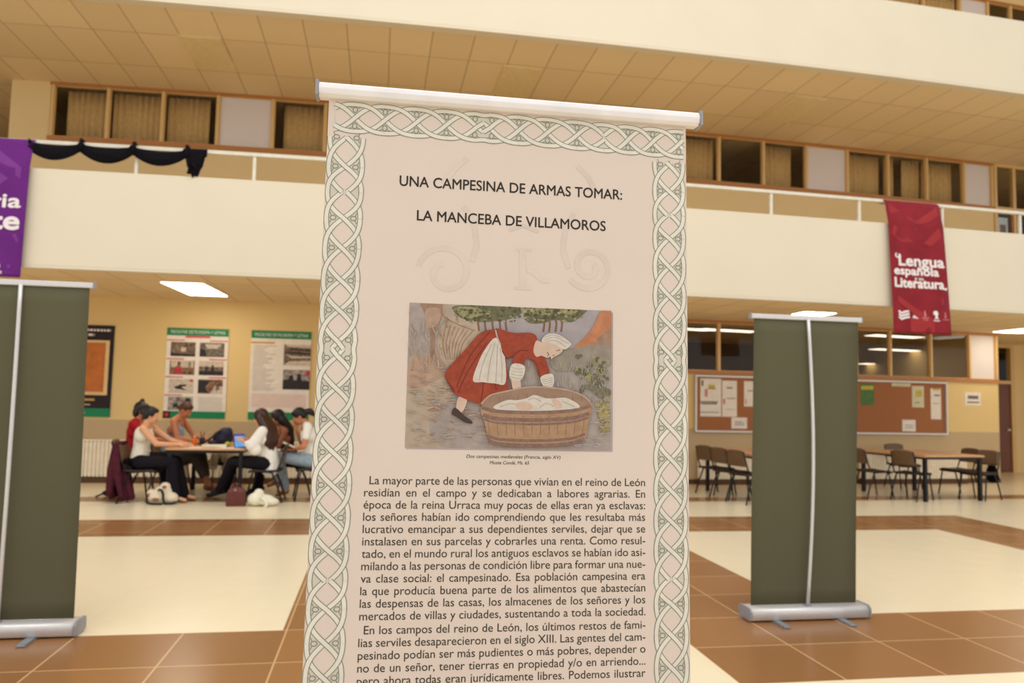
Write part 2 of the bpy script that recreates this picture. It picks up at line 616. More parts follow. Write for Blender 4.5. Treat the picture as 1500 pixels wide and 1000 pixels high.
# curtains hung behind the upper panes
def curtain(x0, x1, label, z0=5.72, z1=6.63, dy=.19):
    b = MB().mat(M_CURTAIN)
    n = max(8, int((x1 - x0) * 60))
    rows = []
    for i in range(n + 1):
        x = x0 + (x1 - x0) * i / n
        y = YW + dy + .018 * math.sin(i * .95 + x * 3) + .006 * math.sin(i * 2.3)
        rows.append((b.v((x + .01 * math.sin(i), y + .01, z0)), b.v((x, y, (z0 + z1) / 2)), b.v((x, y, z1))))
    for p, q in zip(rows, rows[1:]):
        b.face([p[0], q[0], q[1], p[1]], True); b.face([p[1], q[1], q[2], p[2]], True)
    o = b.build('curtain', bend=True, solid=.004)
    return tag(o, label, 'curtain', 'beige curtains behind the upper windows')
curtain(-5.42, -4.72, 'beige curtain behind the leftmost pane of the upper windows, dark gap at its left')
curtain(-4.66, -3.83, 'beige curtain filling the second pane from the left of the upper windows')
curtain(-3.77, -3.06, 'beige curtain in the pane left of the leftmost white panel, dark gap at its right')
curtain(-1.80, -1.10, 'beige curtain in the pane just right of the leftmost white panel')
curtain(5.3, 6.31, 'beige curtain in the upper pane beside the right edge of the knotwork banner')
curtain(7.32, 7.98, 'beige curtain between the dark upper pane and the white panel right of the knotwork banner')
curtain(9.20, 10.02, 'beige curtain in the upper pane just right of the white panel, left of parted curtains')
curtain(10.12, 10.36, 'narrow left half of the parted beige curtains above the red banner')
curtain(10.56, 10.98, 'wider right half of the parted beige curtains above the red banner')
curtain(11.05, 11.80, 'beige curtain in the upper pane left of the rightmost white panel')
curtain(9.2, 10.05, 'pale beige curtain in the top floor window at the top right corner, left piece', 9.35, 10.29, .075)
curtain(10.1, 10.98, 'pale beige curtain in the top floor window at the top right corner, middle piece', 9.35, 10.29, .075)
curtain(11.05, 11.88, 'pale beige curtain beside the white panel of the top floor window', 9.35, 10.29, .075)

# ceiling panels, and hung ones added to stand in for reflections in lower panes
def panel_light(name, x, y, z, sx, sy, m, label, group, rz=0, frame=True):
    t = thing(name, label, 'ceiling light', (x, y, z), rz, group)
    MB().mat(M_WHITEBAR if m is not M_OFFLIGHT else M_OFFLIGHT).box(-sx / 2 - .02, sx / 2 + .02, -sy / 2 - .02, sy / 2 + .02, -.012, 0).build('frame', t)
    MB().mat(m).box(-sx / 2, sx / 2, -sy / 2, sy / 2, -.018, -.0125).build('diffuser', t)
    return t
panel_light('ceiling_light', -2.78, 12.35, CE1, .58, 1.4, M_LIGHT, 'lit ceiling panel above the students\' table on the left', 'lit ceiling panels under the balcony', rz=-.06)
panel_light('ceiling_light', 7.30, 12.10, CE1, .58, .42, M_LIGHT, 'lit ceiling panel just above the right grey banner', 'lit ceiling panels under the balcony')
panel_light('ceiling_light', 12.55, 13.20, CE1, .60, 1.1, M_LIGHT, 'lit ceiling panel at the right edge above the corridor corner', 'lit ceiling panels under the balcony')
def reflection_panel(x, y, z, label):  # added glowing panel on rods, in place of a light mirrored in the glass
    t = panel_light('reflection_light', x, y, z, 1.3, .34, M_LIGHTREFL, label, 'light panels added for reflections in the lower windows', rz=.12)
    for q in (-.5, .5): MB().mat(M_ALU).tube([(q, 0, 0), (q, 0, CE1 - z)], .006, 6).build('rod', t)
reflection_panel(6.15, 15.3, 3.06, 'light panel added for a reflection in the first lower pane beside the knotwork banner')
reflection_panel(7.25, 15.3, 3.06, 'light panel added for a reflection in the second lower pane right of the knotwork banner')
reflection_panel(10.95, 15.0, 3.04, 'highest of three light panels added for reflections in the lower panes right of the grey banner')
reflection_panel(12.0, 16.4, 2.86, 'middle of three light panels added for reflections in the lower panes right of the grey banner')
reflection_panel(12.9, 18.2, 2.62, 'lowest of three light panels added for reflections in the lower panes right of the grey banner')
panel_light('ceiling_light', -2.73, 12.19, CE2, .57, 1.14, M_OFFLIGHT, 'unlit yellowish ceiling panel above the upper left windows', 'unlit panels in the upper ceiling', rz=bow_rot(-2.7))
panel_light('ceiling_light', 7.02, 12.28, CE2, .57, 1.14, M_OFFLIGHT, 'unlit yellowish ceiling panel above the upper right windows', 'unlit panels in the upper ceiling', rz=bow_rot(7))
panel_light('ceiling_light', 2.06, 12.18, CE2, .57, 1.14, M_OFFLIGHT, 'unlit yellowish ceiling panel just above the white bar of the knotwork banner', 'unlit panels in the upper ceiling', rz=bow_rot(3))
t = thing('spotlight', 'small round spotlight on the ceiling beside the wall corner', 'spotlight', (13.3, 15.6, CE1))
MB().mat(M_WHITEBAR).tube([(0, 0, 0), (0, 0, -.03)], .08, 16).build('rim', t)
MB().mat(M_LIGHT).tube([(0, 0, -.031), (0, 0, -.036)], .06, 16).build('lamp', t)

# ------------------------------------------------------------------ railing
t = thing('railing', 'white metal handrail on posts along the top of the middle balcony', 'railing', (0, 0, 0))
MB().mat(M_RAIL).box(XA, XB, YF + .03, YF + .10, 4.665, 4.71, .6).build('handrail', t, bend=True)
k = -3.2 - 1.49 * 4
while k < 14:
    MB().mat(M_RAIL).box(k - .02, k + .02, YF + .045, YF + .085, FA1, 4.664).build('post', t, bend=True)
    k += 1.487

# black cloth tied along the rail
b = MB().mat(M_CLOTH)
ties = [-4.52, -3.89, -3.24, -2.58]
rows = []
N = 90
for i in range(N + 1):
    x = -4.52 + (2.34 - .16) * i / N
    x = -4.52 + 2.20 * i / N
    j = max(0, min(2, sum(1 for q in ties[1:] if x > q)))
    a, c = ties[j], (ties + [-2.30])[j + 1]
    u = min(1, max(0, (x - a) / (c - a)))
    sag = math.sin(PI * u) ** .8
    top = 4.675 - .035 * sag + (.03 if min(abs(x - q) for q in ties) < .04 else 0)
    bot = 4.575 - .135 * sag
    if x > ties[-1]:
        q = (x - ties[-1]) / .26
        bot = 4.56 - .24 * math.sin(min(1, q * 1.15) * PI) ** .7 - .02 * math.sin(x * 90)
        top = 4.70
        if q > .85: bot = 4.60
    col = []
    for r_ in range(7):
        v_ = r_ / 6
        z = top + (bot - top) * v_
        y = YF - .015 - .035 * sag * math.sin(PI * v_) - .012 * math.sin(v_ * 16 + x * 5)
        col.append(b.v((x, y, z)))
    rows.append(col)
for p, q in zip(rows, rows[1:]):
    for r_ in range(6): b.face([p[r_], p[r_ + 1], q[r_ + 1], q[r_]], True)
for q in ties[1:]:
    b.tube([(q, YF - .02, 4.57), (q + .01, YF - .025, 4.64), (q, YF + .01, 4.735), (q, YF + .11, 4.73), (q, YF + .12, 4.64)], .022, 8)
b.tube([(-2.56, YF - .03, 4.56), (-2.53, YF - .035, 4.43), (-2.54, YF - .03, 4.36)], [.02, .012, .02], 8)
b.tube([(-2.50, YF - .03, 4.5), (-2.45, YF - .035, 4.44), (-2.42, YF - .03, 4.40)], [.02, .02, .012], 8)
tag(b.build('draped_cloth', bend=True, solid=.006), 'black cloth tied in loose swags along the white balcony rail', 'cloth')

# ------------------------------------------------------------------ hanging fabric banners on the rail
M_RED = mat('crimson_banner', (138, 33, 44), .7, .2, .16, 3.2)
M_REDL = mat('crimson_banner_pale', (158, 48, 52), .7, .2, .1, 4)
M_PURP = mat('purple_banner', (104, 34, 122), .7, .2, .1, 3.0)
M_PURPL = mat('purple_banner_pale', (124, 56, 140), .7, .2, .1, 3.0)
M_LETTER = mat('white_lettering', (238, 228, 226), .7)
M_LETTERP = mat('pink_mark', (206, 130, 130), .7)
def hanging(name, label, xl_top, xr_top, xl_bot, xr_bot, zt, zb, m):
    """cloth from over the rail down the balcony front; returns root and a map (u, v) -> point"""
    xm = (xl_top + xr_top) / 2
    root = thing(name, label, 'banner', (xm, YF + bow(xm), zt), bow_rot(xm))
    H = zt - zb
    def P(u, v, off=0.0):
        xl = xl_top + (xl_bot - xl_top) * v
        xr = xr_top + (xr_bot - xr_top) * v
        pin = .03 * math.exp(-((v - .12) / .07) ** 2) * 0
        x = xl + (xr - xl) * u - xm
        y = -.012 + (-.045) * min(1, max(0, (v * H - .05) / .30)) - .012 * math.sin(u * 7 + v * 3) * (.3 + v * .6) - .03 * v
        return Vector((x, y - off, -v * H))
    b = MB().mat(m)
    nu, nv = 16, 34
    g = [[b.v(P(i / nu, j / nv)) for i in range(nu + 1)] for j in range(nv + 1)]
    for j in range(nv):
        for i in range(nu): b.face([g[j + 1][i], g[j + 1][i + 1], g[j][i + 1], g[j][i]], True)
    # fold over the handrail
    back = [[b.v((P(i / nu, 0).x, yy, zz)) for i in range(nu + 1)] for yy, zz in ((.03, .045), (.11, .045), (.115, .0))]
    rr = [g[0]] + back
    for p, q in zip(rr, rr[1:]):
        for i in range(nu): b.face([p[i], p[i + 1], q[i + 1], q[i]], True)
    b.build('cloth', root, solid=.003)
    return root, P, H
def on_cloth(b, P, H, W, off):
    """wraps what was drawn flat (x right, y up from the top left corner) on to the cloth"""
    for v in b.bm.verts:
        p = P(v.co.x / W, -v.co.y / H, off + v.co.z)
        v.co = p
root, P, H = hanging('fabric_banner', 'crimson fabric banner with white lettering hanging from the balcony rail', 7.60, 8.57, 7.66, 8.69, 4.66, 2.63, M_RED)
W = 1.0
b = MB().mat(M_LETTER)
b.text('Lengua', .15, -.985, .235, width=.80, bold=.008, stretch=True)
b.text('española', .06, -1.125, .18, width=.78, bold=.007, stretch=True)
b.text('y su', .42, -1.20, .07, width=.15, bold=.003, stretch=True)
b.text('Literatura', .06, -1.32, .205, width=.86, bold=.008, stretch=True)
b.strip([(.11, -.80), (.09, -.84), (.12, -.87), (.16, -.845), (.155, -.81)], .012)
b.strip([(.90, -1.31), (.95, -1.33), (.97, -1.30)], .014)
on_cloth(b, P, H, W, .006)
b.build('lettering', root)
b = MB().mat(M_REDL)
for q in ([(.05, -.02), (.5, -.28), (.95, -.02), (.95, -.16), (.5, -.42), (.05, -.16)], [(.1, -.36), (.45, -.62), (.2, -.62), (.05, -.5)], [(.62, -.62), (.92, -.36), (.95, -.5), (.75, -.66)], [(.1, -1.45), (.5, -1.7), (.9, -1.45), (.9, -1.55), (.5, -1.84), (.1, -1.55)], [(.3, -1.8), (.5, -1.68), (.7, -1.8), (.7, -2.0), (.3, -2.0)]):
    b.poly(q)
on_cloth(b, P, H, W, .0035)
b.build('printed_pattern', root)
b = MB().mat(M_LETTER)
# row of small logos near the hem: wavy flag, seated figure, tower, head, spire, each over a line of tiny type
for dy in (0, -.045, -.09): b.strip([(.10, -1.69 + dy), (.15, -1.725 + dy), (.21, -1.70 + dy), (.29, -1.685 + dy)], .016)
b.poly([(.34, -1.79), (.37, -1.72), (.36, -1.69), (.38, -1.66), (.405, -1.69), (.40, -1.73), (.45, -1.77), (.45, -1.80)])
b.poly([(.71, -1.79), (.73, -1.74), (.69, -1.72), (.70, -1.67), (.76, -1.665), (.78, -1.71), (.76, -1.75), (.78, -1.79)])
b.rect(.69, .80, -1.825, -1.81)
b.mat(M_LETTERP)
b.poly([(.535, -1.76), (.545, -1.67), (.56, -1.67), (.57, -1.76)]).rect(.50, .61, -1.79, -1.775).rect(.52, .60, -1.82, -1.81)
b.poly([(.89, -1.77), (.90, -1.68), (.91, -1.68), (.92, -1.77)]).rect(.85, .97, -1.80, -1.79)
on_cloth(b, P, H, W, .006)
b.build('printed_logos', root)

root, P, H = hanging('fabric_banner', 'purple fabric banner cut by the left edge, hanging from the balcony rail', -5.42, -4.45, -5.44, -4.47, 4.66, 2.90, M_PURP)
b = MB().mat(M_LETTER)
b.text('ria', .93 - .37, -.87, .25, width=.37, bold=.007, stretch=True)
b.text('te', .93 - .35, -1.15, .33, width=.35, bold=.011, stretch=True)
b.ell((.72, -1.63, 0), (.035, .045, .001)).rect(.66, .78, -1.70, -1.69).rect(.66, .78, -1.72, -1.71)
b.mat(M_PURPL)
b.ell((.855, -1.63, 0), (.022, .03, .001)).rect(.80, .92, -1.71, -1.70)
on_cloth(b, P, H, 1.0, .006)
b.build('lettering', root)
b = MB().mat(M_PURPL)
for q in ([(.0, -.3), (.35, -.62), (.6, -.4), (.75, -.5), (.4, -.8), (.0, -.45)], [(.55, -.1), (.9, -.35), (.9, -.5), (.55, -.25)], [(.1, -1.2), (.5, -1.45), (.9, -1.2), (.95, -1.3), (.5, -1.6), (.1, -1.34)]): b.poly(q)
on_cloth(b, P, H, 1.0, .0035)
b.build('printed_pattern', root)

# ------------------------------------------------------------------ wall posters, radiators, boards, notices
M_GREEN = mat('poster_green', (22, 132, 84), .5)
M_PBLACK = mat('poster_black', (34, 20, 24), .5)
M_PORANGE = mat('poster_orange', (196, 112, 48), .5, .3, .15, 9)
M_PCREAM = mat('poster_cream', (228, 196, 140), .5)
M_PPINK = mat('poster_pink', (206, 96, 100), .6)
M_PINKT = mat('poster_pink_text', (224, 186, 172), .6)
M_GREYT = mat('poster_grey_text', (184, 172, 158), .6)
M_GOLD = mat('poster_gold', (206, 156, 70), .5)
M_PHOTOS = [mat('photo_a', (120, 100, 84), .5, .3, .75, 26), mat('photo_b', (112, 102, 92), .5, .3, .8, 30), mat('photo_c', (128, 92, 70), .5, .3, .8, 22), mat('photo_d', (150, 140, 132), .5, .3, .7, 18)]
M_PHRED = mat('photo_red', (190, 50, 66), .5)
M_PHDARK = mat('photo_dark', (44, 38, 38), .5, .3, .5, 30)
M_PHLIGHT = mat('photo_light', (206, 190, 170), .5, .3, .2, 30)
def wall_thing(name, label, cat, x, z, y=YW, group=None):
    return thing(name, label, cat, (x, y + bow(x), z), bow_rot(x), group)
def face_T():   # drawing plane: x right, y up, z towards the room
    return Matrix(((1, 0, 0, 0), (0, 0, -1, 0), (0, 1, 0, 0), (0, 0, 0, 1)))
def board(root, w, h, m, name='board', th=.02):
    return MB().mat(m).box(-w / 2, w / 2, -th - .002, -.002, 0, h).build(name, root)
def draw(root, name, th, fn):
    b = MB()
    b.T = Matrix.Translation((0, -th - .003, 0)) @ face_T()
    fn(b)
    return b.build(name, root)
# black poster with an orange sheet
r1 = wall_thing('wall_poster', 'black poster with an orange sheet in a cream border beside the left grey banner', 'poster', -4.86, 1.07)
board(r1, .98, 1.52, M_PBLACK)
def f(b):
    b.mat(M_GREEN).rect(-.49, .49, 0, .14)
    b.mat(M_PCREAM).rect(-.43, .43, .36, 1.27, .001)
    b.mat(M_PORANGE).rect(-.37, .37, .41, 1.23, .002)
draw(r1, 'printed_sheet', .02, f)
def f(b):
    b.mat(M_LETTER)
    for x0, x1, y in ((-.3, .44, 1.42), (-.3, .18, 1.34)):
        x = x0
        while x < x1:
            w = random.uniform(.03, .07); b.rect(x, min(x1, x + w), y, y + .035, .001); x += w + .015
    b.mat(M_GOLD).rect(-.2, .24, .265, .30, .001)
    b.mat(M_GREYT).rect(-.2, .18, .19, .21, .001)
    b.mat(M_LETTER).rect(-.1, .10, .06, .075, .001)
draw(r1, 'printed_lines', .02, f)
# photo grid poster
r2 = wall_thing('wall_poster', 'white and green poster with a grid of seven photographs behind the seated students', 'poster', -3.03, 1.07)
board(r2, 1.0, 1.52, M_PAPER)
def f(b):
    b.mat(M_GREEN).rect(-.5, .5, 1.39, 1.52).rect(-.38, .5, 0, .12)
    b.mat(M_PPINK).rect(-.20, .20, 1.355, 1.395, .001)
    for y in (1.30, .985, .68, .375):
        b.mat(M_PPINK).rect(-.49, -.21, y, y + .02)
        if y > .5: b.rect(.20, .49, y, y + .02)
    b.mat(M_PBLACK).rect(-.5, -.38, .0, .12)
    b.mat(M_PHRED).rect(-.47, -.41, .03, .09, .001)
    b.mat(M_GREYT)
    for k in range(9): b.rect(.06, .44, .135 + k * .026, .145 + k * .026)
draw(r2, 'printed_bands', .02, f)
def photo(root, x0, x1, y0, y1, m, extra=()):
    def f(b):
        b.mat(m).rect(x0, x1, y0, y1, .0005)
        for mm, pts in extra:
            b.mat(mm).poly([(x0 + (x1 - x0) * u, y0 + (y1 - y0) * v) for u, v in pts], .001)
    draw(root, 'photograph', .02, f)
dk, lt, rd = M_PHDARK, M_PHLIGHT, M_PHRED
photo(r2, -.43, -.03, 1.04, 1.28, M_PHOTOS[0], ((lt, [(.4, .35), (.6, .35), (.62, .6), (.45, .65)]), (dk, [(0, 0), (1, 0), (1, .15), (0, .2)])))
photo(r2, .04, .44, 1.04, 1.28, M_PHOTOS[1], ((lt, [(.2, .9), (.9, .9), (.7, .6), (.3, .6)]), (dk, [(0, 0), (.3, 0), (.2, .5), (0, .6)])))
photo(r2, -.43, -.03, .73, .97, M_PHOTOS[2], ((lt, [(.05, .5), (.95, .5), (.95, 1), (.05, 1)]), (rd, [(.2, .1), (.5, .08), (.48, .6), (.32, .7), (.2, .5)]), (dk, [(.3, .68), (.45, .66), (.43, .92), (.32, .92)]), (dk, [(.72, .5), (.85, .5), (.85, .9), (.74, .9)])))
photo(r2, .04, .44, .73, .97, M_PHOTOS[0], ((lt, [(0, .6), (1, .6), (1, 1), (0, 1)]), (dk, [(0, 0), (1, 0), (1, .3), (0, .3)]), (dk, [(.25, .3), (.35, .3), (.33, .7), (.27, .7)]), (dk, [(.5, .3), (.62, .3), (.6, .75), (.52, .75)])))
photo(r2, -.43, -.03, .42, .66, lt, ((dk, [(.2, .4), (.45, .6), (.7, .62), (.7, .5), (.5, .42), (.75, .2), (.3, .3)]), (rd, [(.8, .85), (.95, .8), (.98, .95), (.85, .98)])))
photo(r2, .04, .44, .42, .66, M_PHOTOS[2], ((dk, [(0, .1), (.4, .05), (.3, .5), (.5, .9), (.0, .95)]), (lt, [(.5, 0), (1, 0), (1, .5), (.7, .6)]), (dk, [(.7, .2), (.9, .3), (.85, .7), (.72, .6)])))
photo(r2, -.43, -.03, .135, .36, M_PHOTOS[3], ((dk, [(.7, .65), (.9, .65), (.9, .9), (.7, .88)]), (dk, [(.2, .2), (.42, .2), (.4, .5), (.25, .5)])))
def f(b): b.mat(M_LETTER).text('FACULTAD DE FILOSOFÍA Y LETRAS', -.44, 1.43, .075, width=.88, z=.001, stretch=True)
draw(r2, 'header_lettering', .02, f)
# text poster
r3 = wall_thing('wall_poster', 'white and green poster with a long text column and two photographs, beside the knotwork banner', 'poster', -1.66, 1.07)
board(r3, 1.0, 1.52, M_PAPER)
def f(b):
    b.mat(M_GREEN).rect(-.5, .5, 1.385, 1.52).rect(-.5, .5, 0, .13)
    b.mat(M_GOLD).rect(-.5, -.11, 1.295, 1.325)
    b.mat(M_GREYT)
    for k in range(27):
        b.rect(-.45, -.45 + random.uniform(.15, .42), 1.25 - k * .029, 1.262 - k * .029)
    b.mat(M_PINKT)
    for k in range(9): b.rect(-.45, .45, .42 - k * .026, .434 - k * .026)
draw(r3, 'printed_text', .02, f)
photo(r3, .05, .5, .93, 1.29, M_PHOTOS[0], ((lt, [(0, .0), (1, 0), (1, .25), (.2, .2)]), (lt, [(.1, .9), (1, .85), (1, 1), (.1, 1)]), (lt, [(.05, .55), (.3, .35), (1, .38), (1, .45), (.3, .45)]), (dk, [(.0, .6), (.4, .55), (1, .55), (1, .62), (.3, .65)]), (dk, [(.2, .75), (1, .7), (1, .77), (.2, .82)])))
photo(r3, .05, .5, .52, .86, M_PHOTOS[3], ((dk, [(0, 0), (1, 0), (1, .45), (0, .5)]), (dk, [(.2, .45), (.4, .45), (.36, .75), (.24, .7)]), (dk, [(.5, .45), (.7, .45), (.66, .8), (.54, .78)]), (rd, [(.85, .7), (1, .7), (1, .95), (.85, .95)])))
def f(b): b.mat(M_LETTER).text('FACULTAD DE FILOSOFÍA Y LETRAS', -.44, 1.425, .075, width=.88, z=.001, stretch=True)
draw(r3, 'header_lettering', .02, f)

def radiator(x0, x1, zt, label):
    xm = (x0 + x1) / 2
    w = x1 - x0
    t = wall_thing('radiator', label, 'radiator', xm, .09, group='ribbed radiators along the back wall')
    b = MB().mat(M_RADI)
    n = int(w / .06)
    b.box(-w / 2, w / 2, -.10, -.03, .03, zt - .12)
    for k in range(n):
        x = -w / 2 + w * (k + .5) / n
        b.box(x - .02, x + .02, -.12, -.10, .01, zt - .1)
    b.build('ribbed_panel', t)
    MB().mat(M_RADI).box(-w / 2 - .01, w / 2 + .01, -.13, -.005, zt - .10, zt - .075).build('top_grille', t)
    MB().mat(M_BASE).box(-w / 2, w / 2, -.125, -.02, -.09, -.005).build('plinth', t)
radiator(-5.3, -3.15, .69, 'ribbed cream radiator under the black and orange poster')
radiator(-3.05, -.9, .69, 'ribbed cream radiator behind the students\' table')
radiator(5.9, 8.0, .62, 'ribbed cream radiator behind the chairs beside the knotwork banner')
radiator(9.3, 11.76, .60, 'ribbed cream radiator under the right notice board')

def notice_board(x0, x1, label):
    xm, w = (x0 + x1) / 2, x1 - x0
    t = wall_thing('notice_board', label, 'notice board', xm, 1.0, group='glazed cork notice boards')
    MB().mat(M_CORK).box(-w / 2, w / 2, -.03, -.003, 0, 1.0).build('cork', t)
    b = MB().mat(M_ALU)
    b.box(-w / 2 - .03, w / 2 + .03, -.07, -.003, -.03, 0).box(-w / 2 - .03, w / 2 + .03, -.07, -.003, 1.0, 1.03)
    b.box(-w / 2 - .03, -w / 2, -.07, -.003, 0, 1.0).box(w / 2, w / 2 + .03, -.07, -.003, 0, 1.0)
    b.build('frame', t)
    MB().mat(M_GLASSB).box(-w / 2, w / 2, -.064, -.06, 0, 1.0).build('glass_door', t)
    return t
notice_board(5.87, 8.55, 'cork notice board behind the chairs between the knotwork and grey banners')
notice_board(8.65, 11.33, 'cork notice board under the red banner, right of the grey banner')
M_NGREEN = mat('notice_green', (84, 120, 66), .7, .2, .35, 14)
M_NYEL = mat('notice_yellow', (200, 180, 70), .7, .2, .2, 14)
M_NPALE = mat('notice_pale', (214, 208, 176), .7, .2, .08, 14)
M_NDARK = mat('notice_ink', (120, 108, 96), .7)
M_NPINK = mat('notice_pink', (210, 130, 130), .7)
def notice(x0, x1, z0, z1, m, label, marks=(), y=YW - .03):
    xm, w, h = (x0 + x1) / 2, x1 - x0, z1 - z0
    t = wall_thing('notice', label, 'notice', xm, z0, y, 'notices pinned on the boards')
    MB().mat(m).box(-w / 2, w / 2, -.006, -.001, 0, h).build('sheet', t)
    def f(b):
        for mm, u0, u1, v0, v1 in marks: b.mat(mm).rect(-w / 2 + w * u0, -w / 2 + w * u1, h * v0, h * v1)
    if marks: draw(t, 'print', .006, f)
K, PK = M_NDARK, M_NPINK
notice(5.90, 6.38, 1.26, 1.97, M_PAPER, 'large white notice with a red flower at the left end of the left board', ((K, .14, .82, .32, .36), (K, .08, .85, .37, .40), (PK, .30, .42, .52, .72), (M_NGREEN, .16, .24, .8, .95), (M_NYEL, .45, .72, .72, .84), (K, .4, .8, .72, .735), (K, .1, .9, .1, .12)))
notice(6.40, 6.70, 1.26, 1.94, M_PAPER, 'narrow white notice with pink marks, second on the left board', ((K, .3, .7, .78, .82), (PK, .05, .2, .35, .5), (K, .3, .9, .5, .52), (K, .2, .8, .2, .21)))
notice(6.85, 7.10, 1.46, 1.94, M_PAPER, 'small upper white notice beside the grey banner on the left board', ((K, .3, .7, .6, .64), (PK, .1, .2, .1, .3)))
notice(6.59, 6.91, 1.04, 1.25, M_PAPER, 'small white sheet low on the left board', ((K, .2, .8, .3, .35), (K, .2, .8, .45, .5), (K, .2, .7, .6, .65)))
notice(9.36, 9.67, 1.53, 1.96, M_NGREEN, 'green and yellow notice beside the grey banner on the right board', ((M_NYEL, .05, .95, .72, .9),))
notice(10.55, 10.83, 1.51, 1.94, M_NPALE, 'pale notice high in the middle of the right board', ((M_NYEL, .3, .8, .5, .8), (K, .2, .6, .2, .24)))
notice(10.99, 11.26, 1.28, 1.90, M_PAPER, 'tall white notice at the right end of the right board', ((K, .3, .8, .75, .8), (K, .2, .7, .5, .52), (M_NYEL, .2, .8, .94, 1.0)))
notice(10.31, 10.62, 1.03, 1.26, M_PAPER, 'small white sheet at the bottom of the right board', ((K, .2, .8, .3, .35), (K, .2, .8, .5, .55)))
notice(10.08, 10.52, 1.92, 1.985, M_NPALE, 'thin white strip along the top of the right board')
notice(11.84, 12.24, 1.57, 1.845, M_PAPER, 'white sheet taped alone on the wall beside the corner', ((K, .2, .85, .5, .75), (K, .15, .9, .2, .3)), y=YW)

M_NBLUE = mat('notice_pale_blue', (186, 200, 208), .7, .2, .1, 10)
notice(12.80, 13.06, 4.80, 5.56, M_NBLUE, 'pale blue sheet stuck on the glazed door at the right end of the balcony', ((K, .2, .8, .55, .8), (M_PAPER, .1, .9, .1, .4)), y=YW + .012)
# ------------------------------------------------------------------ roll-up stands with grey backs
def rollup_base(t, w, y_sgn=1):
    b = MB().mat(M_ALU)
    n = 12
    prof = [(-.078, .010), (-.086, .016), (-.088, .066), (-.080, .082), (-.060, .092), (.060, .092), (.080, .082), (.088, .066), (.086, .016), (.078, .010)]
    ra = []
    for x in (-w / 2 + .012, w / 2 - .012): ra.append([b.v((x, p[0], p[1])) for p in prof])
    for k in range(len(prof)):
        k2 = (k + 1) % len(prof)
        b.face([ra[0][k], ra[1][k], ra[1][k2], ra[0][k2]], True)
    b.face(ra[0]); b.face(ra[1][::-1])
    b.build('base', t, recalc=True)
    for x in (-w / 2, w / 2 - .012):
        b = MB().mat(M_ALUD)
        r0 = [b.v((x, p[0] * 1.05, p[1] * 1.05)) for p in prof]; r1_ = [b.v((x + .012, p[0] * 1.05, p[1] * 1.05)) for p in prof]
        for k in range(len(prof)): b.face([r0[k], r0[(k + 1) % len(prof)], r1_[(k + 1) % len(prof)], r1_[k]])
        b.face(r0); b.face(r1_)
        b.build('end_cap', t, recalc=True)
    for x in (-.27, .22):
        MB().mat(M_FOOT).box(x - .025, x + .025, -.24, .20, 0, .012).build('foot', t, bevel=.004)

def grey_rollup(x, y, label, lean, wt, wb, H, pole_top, pole_bow, rz=0):
    t = thing('rollup_stand', label, 'roll-up banner', (x, y, 0), rz, 'roll-up stands seen from behind')
    rollup_base(t, .924)
    b = MB().mat(M_GREYBK)
    nu, nv = 6, 20
    g = []
    for j in range(nv + 1):
        v_ = j / nv
        w = wb + (wt - wb) * v_
        g.append([b.v((lean * v_ - w / 2 + w * i / nu, .012 + .004 * math.sin(v_ * 5), .095 + (H - .095) * v_)) for i in range(nu + 1)])
    for j in range(nv):
        for i in range(nu): b.face([g[j][i], g[j][i + 1], g[j + 1][i + 1], g[j + 1][i]], True)
    b.build('banner_sheet', t, solid=.002)
    MB().mat(M_ALU).box(lean - wt / 2 - .022, lean + wt / 2 + .022, -.002, .026, H - .005, H + .03).build('top_rail', t, bevel=.004)
    for s in (-1, 1):
        xx = lean + s * (wt / 2 + .026)
        MB().mat(M_ALUD).box(xx - .006, xx + .006, -.004, .028, H - .008, H + .033).build('end_cap', t)
    pts = []
    for k in range(13):
        u = k / 12
        pts.append((pole_top * u + pole_bow * math.sin(PI * u), -.035 - .012 * math.sin(PI * u) + .02 * u, .06 + (H - .06) * u))
    MB().mat(M_ALU).tube(pts, .0125, 10).build('pole', t)
    MB().mat(M_ALUD).box(-.02, .02, -.06, -.01, .04, .10).build('pole_socket', t)
    return t
grey_rollup(3.05, 5.20, 'grey-green back of a roll-up banner on the right, with a bent silver pole', .035, .83, .815, 2.135, .035, .035)
grey_rollup(-2.23, 5.30, 'grey-green back of a roll-up banner cut by the left edge', -.01, .80, .83, 2.165, -.005, .01)

# ------------------------------------------------------------------ front roll-up banner
M_SHEET = mat('pinkish_banner_print', (222, 206, 194), .55, .25, .012, 9)
M_CREAMP = mat('border_cream', (226, 220, 206), .55)
M_UNDER = mat('border_ground', (208, 200, 186), .55)
M_LINE = mat('border_line', (132, 136, 120), .6)
M_INK = mat('dark_olive_ink', (62, 55, 38), .6)
M_TITLE = mat('black_ink', (44, 38, 30), .6)
M_WM = mat('faint_watermark', (215, 200, 188), .55)
TL = Vector((-.124, 1.661, 2.139))
UU = Vector((.99977505, -.02103685, -.00270118))
DD = Vector((-.00355656, -.04073076, -.99916383))
NN = UU.cross(-DD).normalized()
WB = .80
base = Vector((.272, 1.571, 0))
fb = thing('rollup_banner', 'large exhibition roll-up banner in front with a knotwork border, title, picture and text', 'roll-up banner', base)
BT = Matrix.Translation(-base) @ Matrix(((UU.x, -DD.x, NN.x, TL.x), (UU.y, -DD.y, NN.y, TL.y), (UU.z, -DD.z, NN.z, TL.z), (0, 0, 0, 1)))
def on_banner(): 
    b = MB(); b.T = BT; return b
L_SHEET = 2.05
b = on_banner().mat(M_SHEET)
b.box(0, WB, -L_SHEET, .02, -.0015, 0)
b.build('banner_sheet', fb)
b = on_banner().mat(M_WHITEBAR)
prof = [(-.012, -.006), (.010, -.006), (.016, 0), (.018, .012), (.016, .026), (.010, .0315), (-.012, .0315)]
